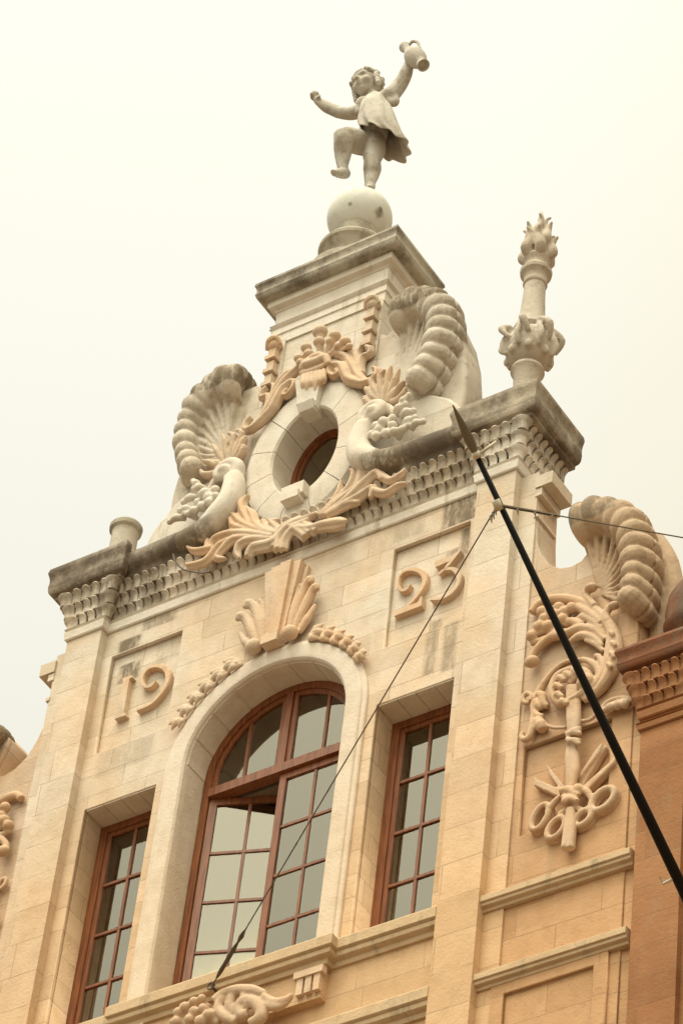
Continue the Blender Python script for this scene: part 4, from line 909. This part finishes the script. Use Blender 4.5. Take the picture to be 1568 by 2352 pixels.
def K(bm, pts, r, d=.02, flat=1.0, seg=9, n=5): tube(bm, GL(6, pts, d), [x*.80 for x in r] if not isinstance(r, (int, float)) else r, flat=flat, seg=seg, n=n)
def wing_scroll():
    bm = bmesh.new()
    K(bm, [(245,300),(300,235),(400,195),(520,190),(640,220),(740,275),(820,350),(880,450),(905,550),(895,670),(860,770),(800,870),(730,940),(650,985)], [.05,.055,.06,.06,.06,.06,.065,.075,.08,.085,.08,.07,.055,.04], .03)
    K(bm, [(860,420),(850,560),(830,700),(780,820),(700,910),(620,960)], [.03,.045,.05,.05,.045,.03], .05)
    K(bm, [(640,660),(720,690),(775,760),(770,850),(710,920),(630,965),(540,975)], [.03,.04,.05,.055,.05,.04,.03], .04)
    # inner curl with frilled petals
    K(bm, [(540,860),(590,800),(650,760),(690,800),(690,870),(640,930),(560,980),(470,1010),(415,950),(410,870),(450,790),(520,750),(600,735),(670,760)], [.03,.05,.055,.055,.055,.05,.045,.045,.05,.05,.045,.04,.04,.03], .06)
    for (x, y) in ((450,800),(425,860),(430,930),(470,985),(500,770),(560,745)): K(bm, [(x+60,y+30),(x+20,y+8),(x,y)], [.03,.045,.03], .09, seg=8)
    # leaves sweeping to the left
    for pts, r in (([(820,510),(740,440),(640,420),(520,460),(400,490),(240,540)], [.03,.05,.06,.06,.05,.03]), ([(800,560),(720,490),(620,480),(520,540)], [.03,.045,.05,.02]), ([(810,600),(740,540),(660,510)], [.025,.035,.02]),
        ([(560,450),(430,470),(330,540),(260,620),(235,690)], [.05,.055,.05,.045,.045]), ([(790,380),(720,320),(620,265),(560,265),(420,280)], [.04,.05,.055,.045,.02]), ([(800,470),(740,380),(650,330),(600,340)], [.03,.045,.045,.02]),
        ([(790,420),(720,370),(680,365)], [.03,.04,.02]), ([(640,400),(560,370),(500,400)], [.05,.06,.04]), ([(450,450),(360,440),(290,470),(240,500)], [.04,.045,.04,.02]), ([(420,440),(340,420),(300,410)], [.04,.04,.02]),
        ([(740,250),(690,190),(665,140),(700,105),(735,100)], [.05,.045,.04,.045,.03]), ([(840,370),(825,310),(860,255),(905,245)], [.05,.045,.045,.025]), ([(800,760),(795,690),(770,640),(740,640)], [.03,.035,.035,.03])): K(bm, pts, r, .05)
    for (x, y) in ((330,290),(345,350),(320,400),(440,315),(510,290),(490,350),(400,290),(460,260),(560,262),(300,410),(250,480),(380,400)): blob(bm, G(6, x, y, .075), .058, seg=10)
    blob(bm, G(6, 245, 680, .07), (.075,.055,.055)); blob(bm, G(6, 712, 100, .08), (.065,.05,.04)); blob(bm, G(6, 890, 240, .06), (.055,.045,.035)); blob(bm, G(6, 675, 850, .06), .09)
    for (x, y, x2, y2) in ((880,480,850,440),(900,560,860,520),(890,650,850,600),(865,730,830,690)): K(bm, [(x,y),((x+x2)/2+12,(y+y2)/2),(x2,y2)], [.02,.03,.012], .10, seg=7)
    # thin arc and lower left tendrils
    K(bm, [(640,660),(520,680),(430,740),(360,820),(310,900),(280,990)], [.02,.025,.03,.035,.045,.05], .0)
    for pts, r in (([(235,990),(245,950),(215,930),(180,955),(185,1000),(225,1005)], [.03,.03,.03,.03,.03,.025]), ([(290,940),(330,950),(340,1010),(375,1035)], [.045,.055,.05,.03]), ([(270,990),(300,1030),(330,1045)], [.05,.05,.03]), ([(265,1000),(262,1070),(300,1110),(340,1105)], [.04,.04,.045,.03]),
        ([(262,1090),(255,1160),(245,1220),(220,1280),(180,1290),(165,1255),(190,1235)], [.035,.045,.045,.04,.035,.03,.025]), ([(290,1130),(320,1180),(330,1220)], [.04,.075,.05]), ([(350,1170),(420,1198),(520,1195)], [.02,.022,.02]),
        ([(630,1145),(700,1135),(770,1075),(840,1000),(920,970),(1000,970),(1035,1000)], [.02,.022,.025,.03,.03,.03,.03]), ([(800,1070),(880,1030),(960,1010),(1020,1010)], [.03,.05,.05,.03])): K(bm, pts, r, .03)
    for (x, y) in ((860,1040),(920,1022),(980,1012)): blob(bm, G(6, x, y, .05), .045, seg=8)
    return voxel('scroll_ornament', bm, M_orn2, BLD, .0095, 1)
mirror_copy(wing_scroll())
def staff():
    bm = bmesh.new()
    for dx in (-26, 0, 26): K(bm, [(565+dx,870),(572+dx,1000),(575+dx,1150),(572+dx*.7,1240)], [.04,.048,.048,.04], .05)
    for dx in (-24, 2, 26): K(bm, [(568+dx*.6,1300),(562+dx,1420),(565+dx,1540),(548+dx*.5,1680)], [.035,.048,.045,.03], .05)
    for (a, b_) in (((512,1262),(630,1215)), ((508,1240),(634,1245)), ((515,1285),(625,1330)), ((520,1310),(628,1300)), ((520,1250),(632,1200))): K(bm, [a, ((a[0]+b_[0])/2, (a[1]+b_[1])/2-8), b_], [.025,.035,.025], .10)
    for dx in (-18, 16): K(bm, [(550+dx*.5,1830),(548+dx,1960),(530+dx*1.2,2150)], [.035,.05,.05], .05)
    return voxel('staff', bm, M_orn2, BLD, .012, 1)
mirror_copy(staff())
def scissors():
    bm = bmesh.new()
    def blade(pts, w_, d=.0):
        a = [V(p.x, -.06, p.z) for p in GL(6, pts, d)]; b_ = [V(p.x, w_, p.z) for p in GL(6, pts, d)]
        va = [bm.verts.new(p) for p in a]; vb = [bm.verts.new(p) for p in b_]
        bm.faces.new(va); bm.faces.new(vb[::-1])
        for i in range(len(va)): j = (i+1) % len(va); bm.faces.new((va[i], va[j], vb[j], vb[i]))
    blade([(500,1650),(350,1470),(385,1570),(480,1700)], -.01); blade([(500,1690),(255,1585),(265,1650),(450,1735)], .0)
    blade([(600,1640),(812,1325),(830,1345),(640,1660)], .0); blade([(630,1680),(880,1460),(910,1355),(925,1375),(900,1480),(700,1680)], .02); blade([(600,1620),(760,1380),(812,1325),(790,1400),(640,1600)], .03)
    K(bm, [(480,1730),(420,1790),(365,1870)], [.03,.04,.035], .03); K(bm, [(560,1770),(520,1840),(460,1880)], [.03,.035,.035], .03); K(bm, [(560,1780),(600,1830),(640,1840)], [.03,.035,.03], .03); K(bm, [(620,1690),(680,1700),(715,1760)], [.04,.045,.03], .04)
    K(bm, [(470,1700),(540,1690),(610,1740)], [.045,.055,.04], .07); K(bm, [(480,1740),(560,1755),(610,1775)], [.03,.04,.03], .08); blob(bm, G(6, 610, 1690, .05), .06); blob(bm, G(6, 510, 1775, .08), .04)
    for (x, y, rx, rz, r) in ((303,1890,.075,.125,.03), (428,1975,.08,.10,.03), (640,1895,.075,.075,.032), (795,1750,.105,.105,.034)):
        c = G(6, x, y, .05); pts = [c+Vector((rx*math.cos(2*PI*k/14)+rz*.25*math.sin(2*PI*k/14), .02, rz*math.sin(2*PI*k/14))) for k in range(15)]
        tube(bm, pts, r, n=2, seg=9); tube(bm, [p+Vector((0, .05, 0)) for p in pts], r*1.05, n=2, seg=9)
    return voxel('scissors', bm, M_orn2, BLD, .0115, 1)
mirror_copy(scissors())
# wing ledges and the raised panel below them
wled = [(o*.72, -5.545+(z+5.545)*.62) for o, z in wled0]
WP = [(2.53, -.0), (3.93, -.0)]
for dz in (-.03, -.85):
    o = smooth_angle(moulding('wing_ledge', WP, [(o, z+dz) for o, z in wled], M_ledge, BLD), .5); mirror_copy(o)
def frame_rect(name, u0, u1, z0, z1, w_, d0, d1, mat):
    return plate(name, [rect(u0, u1, z0, z1), rect(u0+w_, u1-w_, z0+w_, z1-w_)], d0, d1, mat, BLD, .008)
o = frame_rect('panel_frame', 2.66, 3.74, -8.0, -6.45, .13, -.03, .012, M_wing); mirror_copy(o)
# mask and scrolls under the central ledge
bm = bmesh.new()
def K7(pts, r, d=.22, **k): tube(bm, GL(7, pts, d), r, flat=.9, seg=9, **k)
for i in range(9):
    a = i*.42-.3; K7([(880,1330),(880-60*math.cos(a),1330-70*math.sin(a)),(875-110*math.cos(a),1345-105*math.sin(a))], [.05,.055,.03], .2)
for (x, y, r) in ((800,1290,.05),(830,1265,.05),(870,1240,.045),(905,1225,.04),(790,1330,.05),(870,1285,.05),(910,1270,.045),(930,1300,.05),(850,1320,.05),(900,1330,.06)): blob(bm, G(7, x, y, .27), r, seg=10)
for pts, r in (([(1110,1290),(1080,1300),(1070,1260),(1110,1235),(1160,1260),(1170,1310),(1120,1340)], [.04,.05,.05,.055,.06,.06,.05]), ([(960,1240),(1000,1210),(1060,1190),(1130,1190),(1190,1205)], [.05,.055,.055,.055,.03]),
    ([(1000,1225),(980,1270),(1010,1310),(1060,1330)], [.05,.05,.05,.04]), ([(1040,1215),(1030,1260),(1050,1290)], [.045,.05,.03]), ([(1180,1215),(1230,1245),(1280,1235),(1310,1205)], [.035,.05,.045,.02]), ([(1190,1250),(1240,1265),(1290,1245)], [.04,.045,.02]), ([(1090,1210),(1110,1250),(1100,1270)], [.04,.05,.03])): K7(pts, r)
voxel('mask_ornament', bm, M_orn2, BLD, .0125, 1)

# ------------------------------------------------------------------ neighbouring bays
def neighbour(s, lab):
    b = empty('neighbouring_building', (s*6.5, 3, GROUND), lab, 'building')
    P = [(3.98, -.60), (3.98, .07), (4.40, .07), (4.40, .0), (8.5, .0)]
    if s < 0: P = [(-x, d) for x, d in P[::-1]]
    z0 = -4.15; k = .8
    o = boxobj('pilaster', (3.975, 4.40, -.6, .07, GROUND, z0+.03) if s > 0 else (-4.40, -3.975, -.6, .07, GROUND, z0+.03), M_nb, b, .012)
    boxobj('wall', (4.39, 8.5, -.6, .0, GROUND, z0+.3) if s > 0 else (-8.5, -4.39, -.6, .0, GROUND, z0+.3), M_nb, b, .0)
    entab_arch(P, z0, k, M_nb, b)
    entab_arch(P, z0-.13, .5, M_nb, b, 'architrave')
    frieze(P, z0+.10, z0+.47, M_nbf, b, .10, .11)
    cornice([(x+(.05 if s > 0 else -.05)*(abs(x) < 4), d-.04*(abs(x) < 4.2 and d > 0)) if abs(x) < 4 else (x, d-.03) for x, d in P] if False else [(x, d-.03 if d > -.5 else d) for x, d in P], [(o*.70 if o > 0 else o, z0+.47+(z-.085)*.85) for o, z in cor_prof], M_nbc, b)
    boxobj('parapet_top', (4.0, 8.4, -.6, -.06, z0+.2, z0+.74) if s > 0 else (-8.4, -4.0, -.6, -.06, z0+.2, z0+.74), M_nbc, b, 0)
    bm = bmesh.new(); uc = 4.30*s
    zt = z0+.70
    lathe(bm, [(.0,zt),(.22,zt),(.22,zt+.10),(.17,zt+.16),(.15,zt+.22),(.19,zt+.30),(.26,zt+.37),(.285,zt+.45),(.27,zt+.50),(.275,zt+.60),(.25,zt+.78),(.18,zt+.93),(.08,zt+1.0),(.0,zt+1.02)], (uc, .22), 32)
    u = smooth_angle(finish('ball_finial', bm, M_nbc, None), .6); tag(u, 'dark rounded urn on the %s neighbouring cornice' % ('right' if s > 0 else 'left'), 'finial')
    bm = bmesh.new(); box(bm, s*4.0, s*8.5, -10, -.62, GROUND, -3.3); finish('rear_block', bm, M_nb, b)
neighbour(1, 'stone neighbouring building with painted-in red vignette tint and dark cornice at the right edge')
neighbour(-1, 'stone neighbouring building beyond the left wing')

# ------------------------------------------------------------------ flagpole and its stays
def ray_u(x, y, u):
    v = Fv*FL + Rv*(x-784) - Uv*(y-1176); t = (u-CAM.x)/v.x; return CAM+v*t
PU_ = 4.75
tipP, topP, colP, lowP = [ray_u(x, y, PU_) for x, y in ((1046,925), (1094,1046), (1142,1160), (1568,2045))]
ax = (topP-lowP).normalized(); wallP = lowP - ax*(lowP.y/ax.y) if abs(ax.y) > 1e-6 else lowP
pole = empty('flagpole', wallP, 'long black flagpole with a spear tip leaning out from the facade', 'flagpole')
bm = bmesh.new(); tube(bm, [wallP, lowP, topP], [.048, .044, .021], smooth=False, seg=16); finish('shaft', bm, M_pole, pole, True)
bm = bmesh.new(); side = ax.cross((CAM-topP).normalized()).normalized(); nrm = side.cross(ax).normalized(); ln = (tipP-topP).length
prf = [(0, .022, .022), (.06, .024, .02), (.2, .036, .016), (.34, .038, .014), (.55, .030, .012), (.8, .018, .010), (1.0, .004, .004)]
rows = [[bm.verts.new(topP+ax*(t_*ln)+side*(a*math.cos(k*PI/4))+nrm*(b_*math.sin(k*PI/4))) for k in range(8)] for t_, a, b_ in prf]
for a, b_ in zip(rows, rows[1:]):
    for k in range(8): bm.faces.new((a[k], a[(k+1) % 8], b_[(k+1) % 8], b_[k]))
bm.faces.new(rows[0]); bm.faces.new(rows[-1]); finish('spear_tip', bm, M_spear, pole)
bm = bmesh.new(); tube(bm, [topP-ax*.02, topP+ax*.03], [.034, .03], smooth=False, seg=12); tube(bm, [topP+nrm*0+side*.02, topP+side*.16+Vector((0,0,.05))], [.012, .012], smooth=False, seg=8); finish('cleat', bm, M_clamp, pole, True)
bm = bmesh.new(); tube(bm, [colP-ax*.04, colP+ax*.04], [.033, .033], smooth=False, seg=14); finish('collar', bm, M_clamp, pole, True)
bm = bmesh.new(); tube(bm, [wallP+Vector((0, .02, 0)), wallP+ax*.35], [.12, .085], smooth=False, seg=16); finish('wall_socket', bm, M_wire, pole, True)
q = lowP+ax*.12; bm = bmesh.new(); tube(bm, [q, q-side*.12+nrm*.02, q-side*.12+ax*.06], [.012, .012, .010], smooth=False, seg=8); finish('hook', bm, M_clamp, pole)
anc = at(486, 2266, .215)
s1 = empty('guy_wire', anc, 'thin stay wire from the flagpole collar down to the ledge of the arched window', 'wire', 'stay wires of the flagpole')
a = colP+(anc-colP).normalized()*.05
bm = bmesh.new(); tube(bm, [a, anc], [.0055, .0055], smooth=False, seg=6); finish('wire', bm, M_wire, s1)
dv = (a-anc).normalized(); bm = bmesh.new(); tube(bm, [anc+dv*.12, anc+dv*.22, anc+dv*.50, anc+dv*.60], [.008,.02,.02,.008], seg=8); tube(bm, [anc+dv*.60, anc+dv*.68, anc+dv*.76], [.008,.022,.008], seg=8)
bmesh.ops.create_cone; finish('turnbuckle', bm, M_wire, s1)
bm = bmesh.new(); ring = [anc+Vector((.035*math.cos(k*PI/5), -.01, .035*math.sin(k*PI/5))) for k in range(11)]; tube(bm, ring, .009, n=1, seg=6); tube(bm, [anc, anc+Vector((0, .10, 0))], [.012, .012], smooth=False, seg=6); finish('anchor_ring', bm, M_wire, s1)
def spikes(bm, p, dv):
    for k in range(3):
        c = p+dv*(.25+.22*k)*.6; tube(bm, [c+Vector((0,0,.0)), c+Vector((.015,0,-.075))], [.014, .003], smooth=False, seg=6)
endR = at(1900, 1318, 0.0)
v = Fv*FL + Rv*(1568-784) - Uv*(1235-1176); t_ = ((colP.y+.9)-CAM.y)/v.y; mid = CAM+v*t_; dR = (mid-colP).normalized()
s2 = empty('guy_wire', colP+dR*6, 'thin stay wire running from the flagpole collar out to the right over the wing shell', 'wire', 'stay wires of the flagpole')
bm = bmesh.new(); tube(bm, [colP, colP+dR*6], [.0055, .0055], smooth=False, seg=6); finish('wire', bm, M_wire, s2)
bm = bmesh.new(); spikes(bm, colP, dR); tube(bm, [colP, colP+dR*.45], [.014, .012], smooth=False, seg=6); finish('bird_spikes', bm, M_wire, s2)
bm = bmesh.new(); spikes(bm, colP, -dv*.3); finish('bird_spikes', bm, M_wire, s1)

# loose cable hanging over the frieze
bm = bmesh.new(); tube(bm, GL(4, [(655,262),(668,300),(700,332),(745,345),(800,352),(835,345)], .24), [.009]*6, seg=6); finish('cable', bm, M_wire, BLD)
